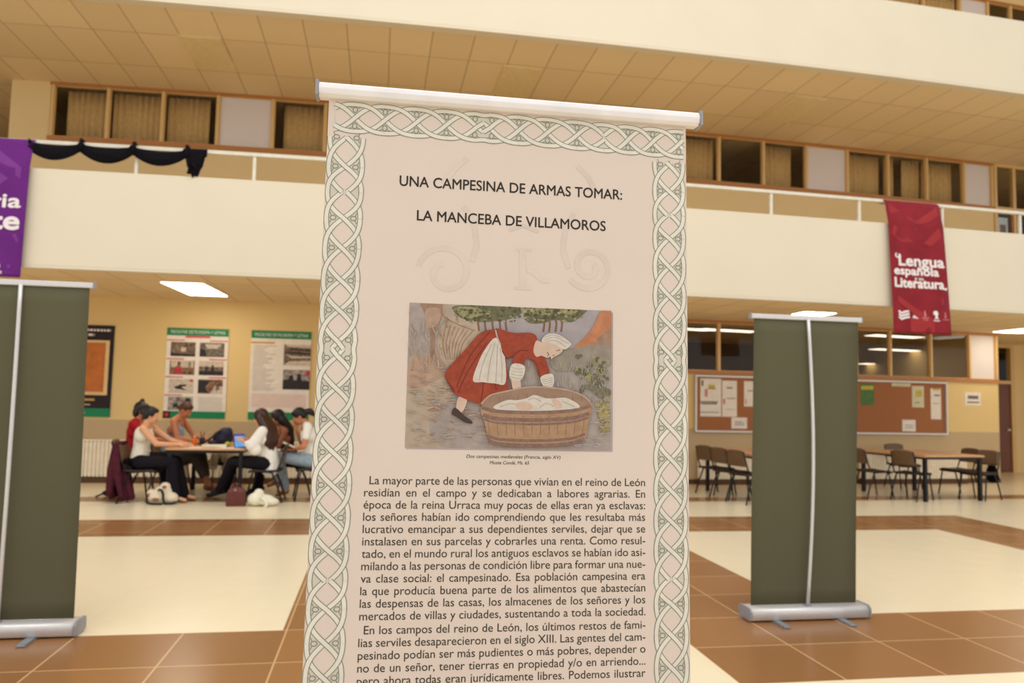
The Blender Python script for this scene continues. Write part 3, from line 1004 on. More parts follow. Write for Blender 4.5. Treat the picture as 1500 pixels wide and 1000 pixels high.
prof = [(-.014, .005), (.012, .002), (.021, .007), (.024, .018), (.021, .029), (.012, .0345), (-.014, .0365)]
ra = []
for s_ in (-.021, .826): ra.append([b.v((s_, p[1], p[0])) for p in prof])
for k in range(len(prof)):
    k2 = (k + 1) % len(prof)
    b.face([ra[0][k], ra[1][k], ra[1][k2], ra[0][k2]], False)
b.face(ra[0]); b.face(ra[1])
b.build('top_bar', fb, recalc=True, bevel=.0015)
for s_ in (-.027, .826):
    b = on_banner().mat(M_ALUD)
    b.box(s_, s_ + .006, .0015, .0352, -.0145, .0250)
    b.build('end_cap', fb)
MB().mat(M_ALU).tube([(0, .03, .06), (0, .05, 1.0), (.005, .105, 2.15)], .0125, 10).build('pole', fb)
rollup_base(fb, .924)

# ---- interlaced border
def knot(b, events, centre, A, place, hw=.0040, lw=.0016, start=None, end=None):
    """events: (position, kind) along the border; place(along, across) -> (x, y)"""
    Z0, ZA = .0007, .00028
    NS = 12
    def ribbon(pts, zz):
        P2 = [place(a, c) for a, c in pts]
        b.mat(M_LINE).strip(P2, hw + lw, [Z0 + z for z in zz])
        b.mat(M_CREAMP).strip(P2, hw, [Z0 + z + .00009 for z in zz])
    def ring(al, ac, r=.0060):
        q = [place(al + r * .8 * math.sin(2 * PI * k / 14), ac + r * math.cos(2 * PI * k / 14)) for k in range(15)]
        b.mat(M_LINE).strip(q, lw * .62, Z0 - .00025)
    x0k = hw + lw * .5
    S = lambda q: .4 * q + .6 * math.sin(PI / 2 * q)
    clip = lambda a: (start is None or a >= start) and (end is None or a <= end)
    ev = list(events)
    for i in range(len(ev) - 1):
        (t0, k0), (t1, k1) = ev[i], ev[i + 1]
        if k0 == 'D0':
            b.mat(M_UNDER).poly([place(t0, centre - A), place(t1, centre - A), place(t1, centre + A), place(t0, centre + A)], .0002)
                                            # the small diamond between two crossings
            dt = t1 - t0
            for s_, sg in ((1, 1), (-1, -1)):
                pts = [(t0 + dt * u / 8, centre + s_ * .34 * A * (1 - abs(u / 4 - 1))) for u in range(9)]
                zz = [(ZA if (s_ > 0) else -ZA) * (1 if u < 4 else -1) for u in range(9)]
                ribbon(pts[:5], [(ZA if s_ > 0 else -ZA)] * 5)
                ribbon(pts[4:], [(-ZA if s_ > 0 else ZA)] * 5)
                pts = [(t0 + dt * u / 8, centre + s_ * A * (1 - .07 * math.sin(PI * u / 8))) for u in range(9)]
                ribbon(pts, [0] * 9)
            continue
        dt = t1 - t0
        for s_ in (1, -1):
            # leaving the centre for the edge
            xs = x0k if k0 == 'K' else 0
            pts, zz = [], []
            for u in range(NS + 1):
                ph = PI / 2 * u / NS
                a = t0 + dt * u / NS
                if not clip(a): continue
                pts.append((a, centre + s_ * (xs + (A - xs) * S(math.sin(ph)))))
                zz.append(ZA * math.cos(4 * ph) * (1 if s_ > 0 else -1))
            if len(pts) > 1: ribbon(pts, zz)
            # coming from the edge to the centre
            xs = x0k if k1 == 'K' else 0
            pts, zz = [], []
            for u in range(NS + 1):
                ph = PI / 2 * u / NS
                a = t0 + dt * u / NS
                if not clip(a): continue
                pts.append((a, centre + s_ * (xs + (A - xs) * S(math.cos(ph)))))
                zz.append(ZA * math.cos(4 * ph) * (-1 if s_ > 0 else 1))
            if len(pts) > 1: ribbon(pts, zz)
        # lens between the ribbons keeps the pinkish ground
        q = [(t0 + dt * u / 12, A * S(min(math.sin(PI / 2 * u / 12), math.cos(PI / 2 * u / 12)))) for u in range(13)]
        q = [x for x in q if clip(x[0])]
        o_ = [(t0 + dt * u / 12, A * S(max(math.sin(PI / 2 * u / 12), math.cos(PI / 2 * u / 12)))) for u in range(13)]
        o_ = [x for x in o_ if clip(x[0])]
        if len(o_) > 1:
            b.mat(M_UNDER).poly([place(a, centre + c) for a, c in o_] + [place(a, centre - c) for a, c in reversed(o_)], .0002)
        if len(q) > 3:
            b.mat(M_SHEET).poly([place(a, centre + c) for a, c in q] + [place(a, centre - c) for a, c in reversed(q[1:-1])], .0003)
    for t_, k_ in ev:
        if k_ == 'K' or not clip(t_ - .003) or not clip(t_ + .003): continue
        for s_ in (1, -1):
            sh = -.004 if k_ == 'D0' else (.004 if k_ == 'D1' else 0)
            ring(t_ + sh, centre + s_ * .60 * A)
            for e in (1, -1):
                b.mat(M_LINE).strip([place(t_ + sh + e * .004, centre + s_ * .70 * A), place(t_ + sh + e * .0115, centre + s_ * .80 * A)], lw * .5, Z0 - .00026)
LX = [.015, .079, .1437, .1994, .2557, .3206, .3891, .4527, .5185, .5484, .6148, .6792, .7457, .8115, .8768, .9427, 1.0002, 1.0558, 1.1213, 1.1875, 1.2535, 1.3195, 1.3855, 1.4515, 1.5175, 1.5835, 1.6495, 1.7155, 1.7815, 1.8475, 1.9135, 1.9795, 2.045]
def kinds(L):
    out = []
    for t_ in L:
        k = 'X'
        if abs(t_ - .1994) < .009 or abs(t_ - 1.0015) < .006: k = 'K'
        if abs(t_ - .5200) < .006: k = 'D0'
        if abs(t_ - .5490) < .004: k = 'D1'
        out.append((t_, k))
    return out
RX = [.026, .0893, .1514, .2069, .2604, .326, .3925, .457, .5215, .5497, .6188, .6844, .7508, .8181, .8834, .9452, 1.0051, 1.0561, 1.1206, 1.1874] + LX[20:]
b = on_banner()
knot(b, kinds(LX), .0405, .0350, lambda a, c: (c, -a), start=.076)
knot(b, [(t_, 'K' if abs(t_ - .2069) < .003 else k) for t_, k in kinds(RX)], .7590, .0335, lambda a, c: (c, -a), start=.083)
TX = [-.008, .0561, .1198, .1872, .2524, .3190, .3480, .4125, .4772, .5443, .6073, .663, .7209, .7825, .846]
tk = []
for t_ in TX: tk.append((t_, 'D0' if abs(t_ - .319) < .001 else 'D1' if abs(t_ - .348) < .001 else 'K' if abs(t_ - .6073) < .001 else 'X'))
knot(b, tk, 0, .0300, lambda a, c: (a, c - .0345 - .005 * max(0, a - .45) / .35), start=.010, end=.796)
b.build('knotwork_border', fb)

# ---- faint ornaments, title, caption, text
b = on_banner().mat(M_WM)
def spiral(cx, cy, r0, r1, a0, turns, hw):
    n = 40
    b.strip([(cx + (r0 + (r1 - r0) * k / n) * math.cos(a0 + turns * 2 * PI * k / n), cy + (r0 + (r1 - r0) * k / n) * math.sin(a0 + turns * 2 * PI * k / n)) for k in range(n + 1)], hw, .0004)
spiral(.260, -.362, .020, .060, 2.0, 1.15, .006)
spiral(.575, -.335, .012, .052, .6, -1.5, .006)
b.strip([(.315, -.335), (.325, -.30), (.318, -.25), (.295, -.215)], .006, .0004)
b.strip([(.528, -.34), (.515, -.30), (.52, -.25), (.54, -.215)], .006, .0004)
b.strip([(.250, -.165), (.275, -.13), (.300, -.105)], .006, .0004)
b.strip([(.590, -.165), (.570, -.13), (.545, -.105)], .006, .0004)
b.strip([(.425, -.305), (.427, -.385)], .007, .0004)
b.rect(.410, .445, -.306, -.300, .00043).rect(.408, .445, -.392, -.385, .00043)
b.strip([(.436, -.348), (.450, -.352), (.468, -.370), (.486, -.370)], .005, .00046)
b.strip([(.395, -.262), (.425, -.250), (.460, -.262)], .004, .0004)
b.build('faint_ornament', fb)
b = on_banner().mat(M_TITLE)
b.text('UNA CAMPESINA DE ARMAS TOMAR:', .1557, -.1775, .0325, width=.4933, z=.0006, stretch=True, bold=.0003)
b.build('title_lettering', fb)
b = on_banner().mat(M_TITLE)
b.text('LA MANCEBA DE VILLAMOROS', .195, -.2515, .0325, width=.4163, z=.0006, stretch=True, bold=.0003)
b.build('title_lettering', fb)
b = on_banner().mat(M_INK)
b.text('Dos campesinas medievales (Francia, siglo XV)', .3132, -.7535, .0100, width=.2012, z=.0006, shear=.2, stretch=True)
b.build('caption_lettering', fb)
b = on_banner().mat(M_INK)
b.text('Musée Condé, Ms. 65', .363, -.766, .0100, width=.084, z=.0006, shear=.2, stretch=True)
b.build('caption_lettering', fb)
LINES = ['La mayor parte de las personas que vivían en el reino de León',
 'residían en el campo y se dedicaban a labores agrarias. En',
 'época de la reina Urraca muy pocas de ellas eran ya esclavas:',
 'los señores habían ido comprendiendo que les resultaba más',
 'lucrativo emancipar a sus dependientes serviles, dejar que se',
 'instalasen en sus parcelas y cobrarles una renta. Como resul-',
 'tado, en el mundo rural los antiguos esclavos se habían ido asi-',
 'milando a las personas de condición libre para formar una nue-',
 'va clase social: el campesinado. Esa población campesina era',
 'la que producía buena parte de los alimentos que abastecían',
 'las despensas de las casas, los almacenes de los señores y los',
 'mercados de villas y ciudades, sustentando a toda la sociedad.',
 'En los campos del reino de León, los últimos restos de fami-',
 'lias serviles desaparecieron en el siglo XIII. Las gentes del cam-',
 'pesinado podían ser más pudientes o más pobres, depender o',
 'no de un señor, tener tierras en propiedad y/o en arriendo...',
 'pero ahora todas eran jurídicamente libres. Podemos ilustrar']
b = on_banner().mat(M_INK)
for k, s_ in enumerate(LINES):
    yb = .8092 + .02446 * k if k < 12 else 1.1054 + .0244 * (k - 12)
    x0 = .1160 if k in (0, 12) else .1060
    b.text(s_, x0, -yb, .0238, width=.7012 - x0, z=.0006)
b.build('text_block', fb)

# ---- the picture: a woman in a red dress washing linen in a wooden tub
def pm(name, rgb, var=.08, scale=40): return mat('paint_' + name, rgb, .6, .2, var, scale)
def smooth(pts, n=4):
    out = []
    m = len(pts)
    for i in range(m):
        p0, p1, p2, p3 = [Vector(pts[(i + k) % m]) for k in (-1, 0, 1, 2)]
        for j in range(n):
            t = j / n
            out.append(.5 * ((2 * p1) + (p2 - p0) * t + (2 * p0 - 5 * p1 + 4 * p2 - p3) * t * t + (3 * p1 - p0 - 3 * p2 + p3) * t ** 3))
    return out
def pic(p):
    x, y = p[0], p[1]
    u, v = .5, .5
    for _ in range(4):
        xl = 85 - 27 * v; xr = 1306 + 4 * v
        u = (x - xl) / (xr - xl)
        yt = 47 + 61 * u; yb = 930 + 26 * u
        v = (y - yt) / (yb - yt)
    u = min(1, max(0, u)); v = min(1, max(0, v))
    return (.1852 + .4396 * u, -.4305 - .3037 * v)
pb = on_banner()
lay = [.0004]
def pp(m, pts, sm=True):
    lay[0] += .000008
    q = smooth(pts) if sm else pts
    pb.mat(m).poly([pic(p) for p in q], lay[0])
def ps(m, pts, w):
    lay[0] += .000008
    q = [pic(p) for p in pts]
    if len(q) > 2:
        o = []
        for i in range(len(q) - 1):
            p0, p1, p2, p3 = [Vector(q[min(len(q) - 1, max(0, i + k))]) for k in (-1, 0, 1, 2)]
            for j in range(4):
                t = j / 4
                o.append(.5 * ((2 * p1) + (p2 - p0) * t + (2 * p0 - 5 * p1 + 4 * p2 - p3) * t * t + (3 * p1 - p0 - 3 * p2 + p3) * t ** 3))
        q = o + [q[-1]]
    pb.mat(m).strip(q, w * .4396 / 1222 / 2, lay[0])
# soft drop shadow edge printed behind the picture
pb.mat(mat('print_shadow', (178, 160, 158), .6)).rect(.1875, .6290, -.7372, -.4340, .0003)
SKIN = pm('skin', (204, 176, 158)); RED = pm('red', (152, 68, 48), .16, 90); REDD = pm('red_dark', (120, 50, 38), .1)
WHT = pm('linen', (206, 196, 184), .08, 80); WHTD = pm('linen_fold', (176, 164, 156)); INK = pm('ink', (74, 60, 56))
LIL = pm('lilac', (164, 152, 146), .12, 45); TAN = pm('tan', (176, 158, 140), .12, 40); ROSE = pm('rose', (178, 148, 128), .14, 45)
ROCK = pm('rock', (156, 126, 106), .16, 60); GRN = pm('foliage', (108, 105, 80), .35, 120); GRNL = pm('foliage_light', (150, 144, 104), .3, 120)
ORG = pm('hill', (184, 124, 90), .14, 60); BRN = pm('trunk', (130, 98, 76)); YEL = pm('shrub', (164, 150, 102), .3, 120)
WOOD = pm('tub', (168, 134, 104), .12, 70); WOODD = pm('hoop', (134, 106, 94), .18, 120); WOODI = pm('tub_inside', (152, 124, 104), .1)
SKY = pm('sky', (164, 154, 156), .08, 40)
pp(LIL, [(58, 40), (1312, 100), (1312, 960), (50, 935)], False)
pp(SKY, [(600, 60), (1310, 100), (1310, 420), (700, 420), (560, 250)], False)
pp(TAN, [(60, 420), (230, 380), (330, 560), (330, 700), (480, 800), (560, 940), (55, 935)], True)
pp(LIL, [(330, 640), (520, 700), (560, 940), (300, 935), (200, 800)])
pp(ROSE, [(80, 430), (240, 370), (300, 480), (180, 560), (70, 560)])
pp(ROCK, [(150, 50), (290, 58), (270, 150), (240, 260), (225, 380), (205, 370), (205, 250), (170, 110)])
pp(ROSE, [(180, 90), (270, 90), (250, 180), (190, 200)])
pp(TAN, [(285, 60), (380, 66), (500, 220), (470, 230), (290, 140)])
pp(pm('barrel', (180, 160, 138), .14, 60), [(270, 200), (330, 165), (450, 200), (500, 225), (360, 400), (290, 430), (250, 330)])
for k in range(7): ps(ROCK, [(300 + k * 26, 180 + k * 8), (280 + k * 20, 300), (300 + k * 12, 400)], 7)
ps(ROCK, [(280, 60), (275, 120), (350, 175), (470, 225)], 9)
for x in (490, 530, 575, 620, 655): ps(BRN, [(x + 8, 120), (x, 170), (x + 6, 225)], 12)
for x in (890, 925, 965, 1000): ps(BRN, [(x - 15, 140), (x, 180), (x - 6, 235)], 13)
pp(GRN, [(350, 70), (560, 66), (740, 84), (760, 110), (690, 150), (600, 165), (500, 170), (400, 150), (350, 110)])
pp(GRNL, [(360, 75), (480, 80), (520, 120), (430, 145), (360, 110)])
pp(GRN, [(770, 110), (900, 88), (1130, 100), (1140, 120), (1060, 175), (960, 160), (880, 180), (790, 175)])
pp(GRNL, [(760, 84), (900, 90), (960, 110), (860, 130), (760, 110)])
pp(GRNL, [(980, 100), (1100, 104), (1040, 130)])
random.seed(3)
for k in range(150):
    x = random.uniform(345, 755) if k % 2 else random.uniform(770, 1130)
    y = random.uniform(82, 172)
    r_ = random.uniform(5, 14)
    pp((GRN, GRNL, pm('foliage_dark', (84, 82, 60)))[k % 3], [(x + r_ * math.cos(a) * random.uniform(.6, 1.2), y + r_ * .7 * math.sin(a) * random.uniform(.6, 1.2)) for a in [q * PI / 3 for q in range(6)]])
pp(ORG, [(1070, 340), (1140, 270), (1200, 190), (1240, 110), (1308, 106), (1308, 240), (1200, 330)])
pp(ROCK, [(1180, 330), (1308, 210), (1308, 330), (1250, 340)])
pp(pm('far_bank', (148, 138, 126), .14, 60), [(930, 400), (1050, 340), (1308, 320), (1308, 440), (1100, 470), (960, 470)])
for k in range(150):
    x = random.gauss(1200, 55); y = random.gauss(490, 60) if k % 2 else random.gauss(740, 45)
    if k % 2 == 0: x = random.gauss(1265, 28)
    r_ = random.uniform(6, 19)
    if x > 1290: x = 1285
    pp((YEL, GRNL, YEL, GRN)[k % 4], [(x + r_ * math.cos(a) * random.uniform(.6, 1.1), y + r_ * math.sin(a) * random.uniform(.5, 1.2)) for a in [q * PI / 3 for q in range(6)]])
pp(pm('shrub_shade', (120, 114, 96), .3, 120), [(1110, 570), (1200, 560), (1300, 590), (1306, 620), (1240, 640), (1180, 590)])
for k in range(16):
    x, y = random.uniform(80, 520), random.uniform(560, 900)
    ps(ROCK, [(x, y), (x + 18, y + 12), (x + 40, y + 22)], 5)
# dry brush hatching over the ground, bank and sky
for k in range(170):
    x, y = random.uniform(70, 560), random.uniform(430, 915)
    ps((ROCK, LIL, TAN, ROSE)[k % 4], [(x, y), (x + random.uniform(10, 26), y + random.uniform(-4, 8)), (x + random.uniform(30, 60), y + random.uniform(-8, 14))], random.uniform(3, 8))
for k in range(130):
    x, y = random.uniform(680, 1290), random.uniform(400, 640)
    ps((pm('far_bank', 0), LIL, SKY, GRNL)[k % 4], [(x, y), (x + random.uniform(-3, 6), y + random.uniform(8, 18)), (x + random.uniform(-6, 10), y + random.uniform(18, 40))], random.uniform(3, 7))
for k in range(60):
    x, y = random.uniform(70, 330), random.uniform(70, 420)
    ps((ROCK, LIL, TAN, ROSE)[k % 4], [(x, y), (x + random.uniform(-6, 10), y + 20), (x + random.uniform(-10, 16), y + random.uniform(30, 60))], random.uniform(3, 7))
for k in range(50):
    x, y = random.uniform(1050, 1290), random.uniform(650, 940)
    ps((TAN, LIL, SKY)[k % 3], [(x, y), (x + 16, y + random.uniform(-4, 6)), (x + 36, y + random.uniform(-6, 8))], random.uniform(3, 7))
# leg and shoe
pp(SKIN, [(372, 630), (424, 640), (398, 716), (360, 706)])
pp(INK, [(345, 694), (372, 705), (400, 735), (450, 772), (452, 790), (408, 780), (362, 748), (332, 730)])
# skirt, apron, bodice
pp(RED, [(585, 218), (640, 235), (655, 400), (672, 600), (610, 610), (520, 660), (470, 664), (350, 610), (340, 575), (292, 490), (330, 430), (420, 330), (500, 240)])
pp(REDD, [(292, 490), (310, 530), (345, 580), (350, 605), (330, 580), (298, 520)])
for q in ([(560, 230), (440, 380), (360, 570)], [(540, 300), (430, 470), (370, 600)], [(520, 540), (515, 600), (505, 655)], [(590, 545), (600, 590)]): ps(REDD, q, 7)
pp(WHT, [(590, 270), (640, 330), (655, 540), (590, 548), (520, 540), (458, 530), (490, 420), (530, 340)])
for q in ([(590, 300), (560, 420), (545, 535)], [(605, 310), (600, 430), (595, 540)], [(620, 330), (632, 440), (630, 540)], [(570, 310), (520, 420), (495, 528)]): ps(WHTD, q, 6)
pp(RED, [(592, 222), (610, 214), (700, 240), (810, 242), (845, 280), (835, 370), (850, 400), (790, 395), (770, 380), (700, 380), (660, 394), (632, 350), (620, 300)])
pp(RED, [(700, 340), (800, 330), (770, 420), (760, 445), (694, 428), (705, 380)])
pp(RED, [(790, 390), (850, 370), (890, 390), (920, 490), (862, 510), (830, 430)])
for q in ([(700, 380), (740, 350), (790, 350)], [(694, 428), (730, 440), (762, 442)], [(800, 400), (840, 430), (862, 508)], [(632, 350), (662, 394), (700, 380)]): ps(REDD, q, 6)
ps(WHTD, [(592, 222), (604, 270), (622, 310)], 8)
# arms, rolled sleeves, hands
pp(SKIN, [(690, 515), (740, 520), (752, 640), (760, 690), (820, 690), (810, 715), (740, 715), (715, 690), (700, 600)])
pp(SKIN, [(888, 560), (940, 560), (950, 630), (985, 660), (1000, 690), (960, 700), (920, 670), (900, 610)])
pp(WHT, [(692, 432), (770, 446), (748, 528), (680, 518)])
pp(WHT, [(866, 512), (940, 494), (944, 562), (890, 574)])
for k in range(4):
    ps(WHTD, [(688 - k * 2, 450 + k * 20), (725, 462 + k * 19), (764 - k * 5, 460 + k * 20)], 4)
    ps(WHTD, [(872 + k * 5, 526 + k * 13), (905, 526 + k * 13), (940, 512 + k * 14)], 4)
# head and headscarf
pp(SKIN, [(838, 290), (875, 300), (940, 300), (1000, 340), (985, 370), (945, 392), (932, 404), (925, 388), (905, 395), (870, 382), (840, 388), (822, 350)])
pp(WHT, [(872, 296), (888, 262), (930, 246), (985, 258), (1048, 304), (1046, 324), (1010, 345), (960, 318), (910, 300)])
for q in ([(885, 290), (950, 270), (1040, 310)], [(900, 296), (960, 290), (1020, 330)], [(890, 270), (940, 256), (1000, 275)]): ps(WHTD, q, 5)
for q in ([(905, 360), (915, 375), (908, 385)], [(962, 352), (975, 350), (985, 345)], [(940, 382), (950, 378)]): ps(INK, q, 4)
# tub
pp(WOODI, [(510, 680), (560, 630), (660, 600), (780, 578), (900, 578), (1040, 600), (1140, 640), (1180, 690), (1100, 710), (840, 720), (600, 715)])
for k in range(11): ps(WOODD, [(560 + k * 56, 612 + abs(k - 5) * 4), (562 + k * 56, 660)], 4)
pp(WHT, [(580, 690), (660, 650), (720, 650), (780, 640), (830, 620), (900, 640), (960, 640), (1030, 640), (1110, 690), (1040, 712), (800, 720), (640, 712)])
for q in ([(620, 690), (680, 670), (720, 680)], [(790, 650), (830, 640), (870, 660)], [(860, 700), (900, 670), (950, 690)], [(1000, 660), (1050, 680), (1080, 695)]): ps(WHTD, q, 5)
pp(SKIN, [(715, 670), (780, 662), (822, 690), (800, 712), (740, 712)])
pp(SKIN, [(935, 640), (985, 660), (1000, 695), (960, 700)])
pp(WOOD, [(505, 690), (600, 712), (840, 722), (1060, 712), (1180, 685), (1160, 800), (1135, 890), (1010, 915), (840, 925), (660, 912), (560, 885), (530, 790)])
for k in range(12):
    x = 545 + k * 54
    ps(WOODD, [(x, 745), (x + (840 - x) * .05, 860)], 4)
for yy, sw in ((700, 20), (745, 22), (770, 12), (868, 16), (896, 20)):
    e = (yy - 690) / 220
    ps(WOODD, [(506 + 52 * e, yy - 8), (600 + 25 * e, yy + 16), (840, yy + 26), (1060 - 20 * e, yy + 16), (1180 - 45 * e, yy - 12)], sw)
ps(ROSE, [(508, 672), (560, 622), (660, 596), (780, 574), (900, 574), (1040, 594), (1140, 634), (1184, 684)], 10)
pb.build('printed_picture', fb)

# ------------------------------------------------------------------ tables and chairs
def table(x0, x1, y0, y1, label, group=None, n='table'):
    xm, ym = (x0 + x1) / 2, (y0 + y1) / 2
    w, d_ = x1 - x0, y1 - y0
    t = thing(n, label, 'table', (xm, ym, 0), 0, group)
    MB().mat(M_TABLE).box(-w / 2, w / 2, -d_ / 2, d_ / 2, .715, .74).build('tabletop', t, bevel=.006)
    MB().mat(M_BLACK).box(-w / 2 + .03, w / 2 - .03, -d_ / 2 + .03, d_ / 2 - .03, .675, .714).build('apron', t)
    for sx in (-1, 1):
        for sy in (-1, 1):
            x, y = sx * (w / 2 - .05), sy * (d_ / 2 - .05)
            MB().mat(M_BLACK).box(x - .025, x + .025, y - .025, y + .025, 0, .675).build('leg', t, bevel=.004)
    return t
table(-2.84, -1.80, 11.30, 12.90, 'table with a beech top where the students sit, cluttered with papers', 'beech-topped black tables')
table(5.62, 6.66, 10.98, 12.80, 'empty beech table partly hidden by the right grey banner', 'beech-topped black tables')
tr = table(8.60, 9.80, 11.27, 12.77, 'empty beech table under the right notice board', 'beech-topped black tables')

tr.rotation_euler.z = R(6)
def make_chair():
    """faces +x"""
    t = thing('chair', '', 'chair')
    b = MB().mat(M_CHAIRD)
    n = 8
    g = [[b.v((-.20 + .42 * i / n, -.21 + .42 * j / n, .445 + .012 * math.cos(PI * (i / n - .4)) * -1 - (.03 * max(0, i / n - .85) / .15) - .008 * math.sin(PI * j / n))) for j in range(n + 1)] for i in range(n + 1)]
    for i in range(n):
        for j in range(n): b.face([g[i][j], g[i + 1][j], g[i + 1][j + 1], g[i][j + 1]], True)
    b.build('seat', t, solid=.03)
    b = MB().mat(M_CHAIR)
    g = []
    for i in range(n + 1):
        v_ = i / n
        row = []
        for j in range(n + 1):
            u = j / n - .5
            w = .42 * (1 - .12 * v_)
            row.append(b.v((-.215 - .055 * v_ - .03 * (.25 - u * u) * 2, u * w, .565 + .245 * v_ - (.03 * (abs(u) * 2) ** 4 if i == n else 0))))
        g.append(row)
    for i in range(n):
        for j in range(n): b.face([g[i][j], g[i][j + 1], g[i + 1][j + 1], g[i + 1][j]], True)
    b.build('backrest', t, solid=.022)
    for s in (-1, 1):
        y = s * .20
        MB().mat(M_BLACK).tube([(.05, y, .43), (.16, y, .425), (.20, y * 1.06, .2), (.235, y * 1.1, 0)], .0125, 8).build('leg', t)
        MB().mat(M_BLACK).tube([(.02, y, .425), (-.10, y, .41), (-.19, y * 1.06, .2), (-.25, y * 1.1, 0)], .0125, 8).build('leg', t)
        MB().mat(M_BLACK).tube([(.05, y, .42), (-.16, y, .44), (-.215, y, .56), (-.275, y * .92, .79)], .0115, 8).build('back_frame', t)
    MB().mat(M_BLACK).tube([(.14, -.2, .42), (.14, .2, .42)], .01, 8).build('stretcher', t)
    return t
chair0 = make_chair()
first = [True]
def chair(x, y, rz, label, group):
    if first[0]:
        c = chair0; first[0] = False
    else:
        c = copy_tree(chair0)
    c.location = (x, y, 0); c.rotation_euler = (0, 0, rz)
    tag(c, label, 'chair', group)
    return c
G1, G2 = 'chairs around the students\' table', 'empty brown chairs on the right'
chair(-3.15, 11.44, 0, 'chair under the student in the white top, maroon jacket over its back', G1)
chair(-3.42, 12.02, .05, 'chair of the student in red, behind the white top', G1)
chair(-3.05, 12.55, -.1, 'chair of the student in the pale blue top', G1)
chair(-1.52, 11.52, PI, 'chair of the long-haired student in the white blouse', G1)
chair(-1.22, 12.30, PI + .1, 'chair of the dark-haired student between the blouse and the T-shirt', G1)
chair(-.92, 11.76, PI + .15, 'chair of the student reading a book beside the knotwork banner', G1)
chair(-2.40, 13.22, -PI / 2, 'chair at the far end of the students\' table holding a cream bag', G1)
chair(5.62, 12.30, .30, 'farthest of three brown chairs in a row beside the knotwork banner', G2)
chair(5.62, 11.74, .28, 'middle of three brown chairs in a row beside the knotwork banner', G2)
chair(5.64, 11.20, .30, 'nearest of three brown chairs in a row, touching the grey banner', G2)
chair(8.24, 11.92, .0, 'brown chair emerging from behind the right edge of the grey banner', G2)
chair(8.70, 11.55, .40, 'brown chair tucked under the near left corner of the right table', G2)
chair(9.78, 13.22, -PI / 2, 'chair behind the right table, only its dark backrest edge above the top', G2)
chair(10.02, 11.62, PI + .35, 'brown chair at the right end of the right table, black bag hanging on it', G2)
chair(10.12, 12.20, PI + .1, 'farther brown chair at the right end of the right table', G2)
# black bag on the back of the right chair
b = MB().mat(M_CLOTH)
b.ell((0, 0, .16), (.055, .13, .15)); b.ell((.01, 0, .10), (.06, .14, .10))
b.capsule((0, -.08, .26), .012, (-.01, -.05, .42), .01); b.capsule((0, .08, .26), .012, (-.01, .05, .42), .01)
o = b.blob('handbag', voxel=.01)
o.location = (10.37, 11.74, .25)
tag(o, 'black bag hanging from the chair at the right end of the right table', 'bag')

# ------------------------------------------------------------------ people
M_SKIN1 = mat('skin_light', (224, 166, 128), .5, .3, .05, 9)
M_SKIN2 = mat('skin_tan', (198, 130, 92), .5, .3, .05, 9)
M_SKIN3 = mat('skin_brown', (160, 100, 72), .5, .3, .05, 9)
M_HBLK = mat('hair_black', (30, 22, 22), .45, .4, .3, 60)
M_HBRN = mat('hair_brown', (62, 36, 26), .45, .4, .3, 60)
M_HCHE = mat('hair_chestnut', (84, 50, 34), .45, .4, .3, 60)
M_WTOP = mat('white_cotton', (232, 224, 206), .8, .1, .04, 20)
M_BLOUSE = mat('white_blouse_cotton', (240, 234, 224), .8, .1, .04, 16)
M_BPANT = mat('black_trousers', (28, 24, 30), .85, .1, .15, 20)
M_RTOP = mat('red_cotton', (166, 34, 40), .8, .1, .1, 20)
M_BTOP = mat('pale_blue_cotton', (168, 190, 208), .8, .1, .12, 40)
M_GPANT = mat('grey_brown_trousers', (86, 74, 66), .85, .1, .15, 20)
M_JEANS = mat('pale_denim', (150, 164, 174), .85, .1, .14, 24)
M_BRTOP = mat('brown_strap_top', (96, 66, 46), .8, .1, .1, 20)
M_SHOE = mat('black_shoe', (24, 22, 24), .5)
M_SOLE = mat('white_sole', (220, 214, 204), .5)
M_SANDAL = mat('leather_sandal', (112, 76, 46), .6)
M_EYE = mat('eye_white', (230, 224, 216), .3)
M_LIP = mat('lips', (176, 92, 84), .5)

def basis(fwd, up=(0, 0, 1)):
    f_ = Vector(fwd).normalized()
    r_ = f_.cross(Vector(up)).normalized()
    u_ = r_.cross(f_)
    return Matrix((f_, -r_, u_)).transposed()      # columns: forward, left, up

def hand(b, wrist, d, up, side, curl=.5):
    d = Vector(d).normalized()
    up = Vector(up)
    sd = d.cross(up).normalized()
    up = sd.cross(d).normalized()
    w = Vector(wrist)
    palm = w + d * .05
    b.capsule(w, .022, w + d * .03, .026)
    rot = Matrix((d, sd, up)).transposed()
    b.ell(w + d * .055, (.048, .038, .016), rot)
    for k, (o, L) in enumerate(((-.028, .062), (-.010, .074), (.009, .069), (.027, .052))):
        p0 = w + d * .088 + sd * o
        p1 = p0 + d * L * .45 - up * L * .2 * curl
        p2 = p1 + d * L * .3 - up * L * .35 * curl
        p3 = p2 + d * L * .2 - up * L * .4 * curl
        b.capsule(p0, .0095, p1, .009, 8); b.capsule(p1, .009, p2, .0085, 8); b.capsule(p2, .0085, p3, .008, 8)
    t0 = w + d * .03 + sd * side * .032
    t1 = t0 + d * .03 + sd * side * .022 - up * .008
    t2 = t1 + d * .028 + sd * side * .002 - up * .008
    b.capsule(t0, .013, t1, .0105, 8); b.capsule(t1, .0105, t2, .009, 8)

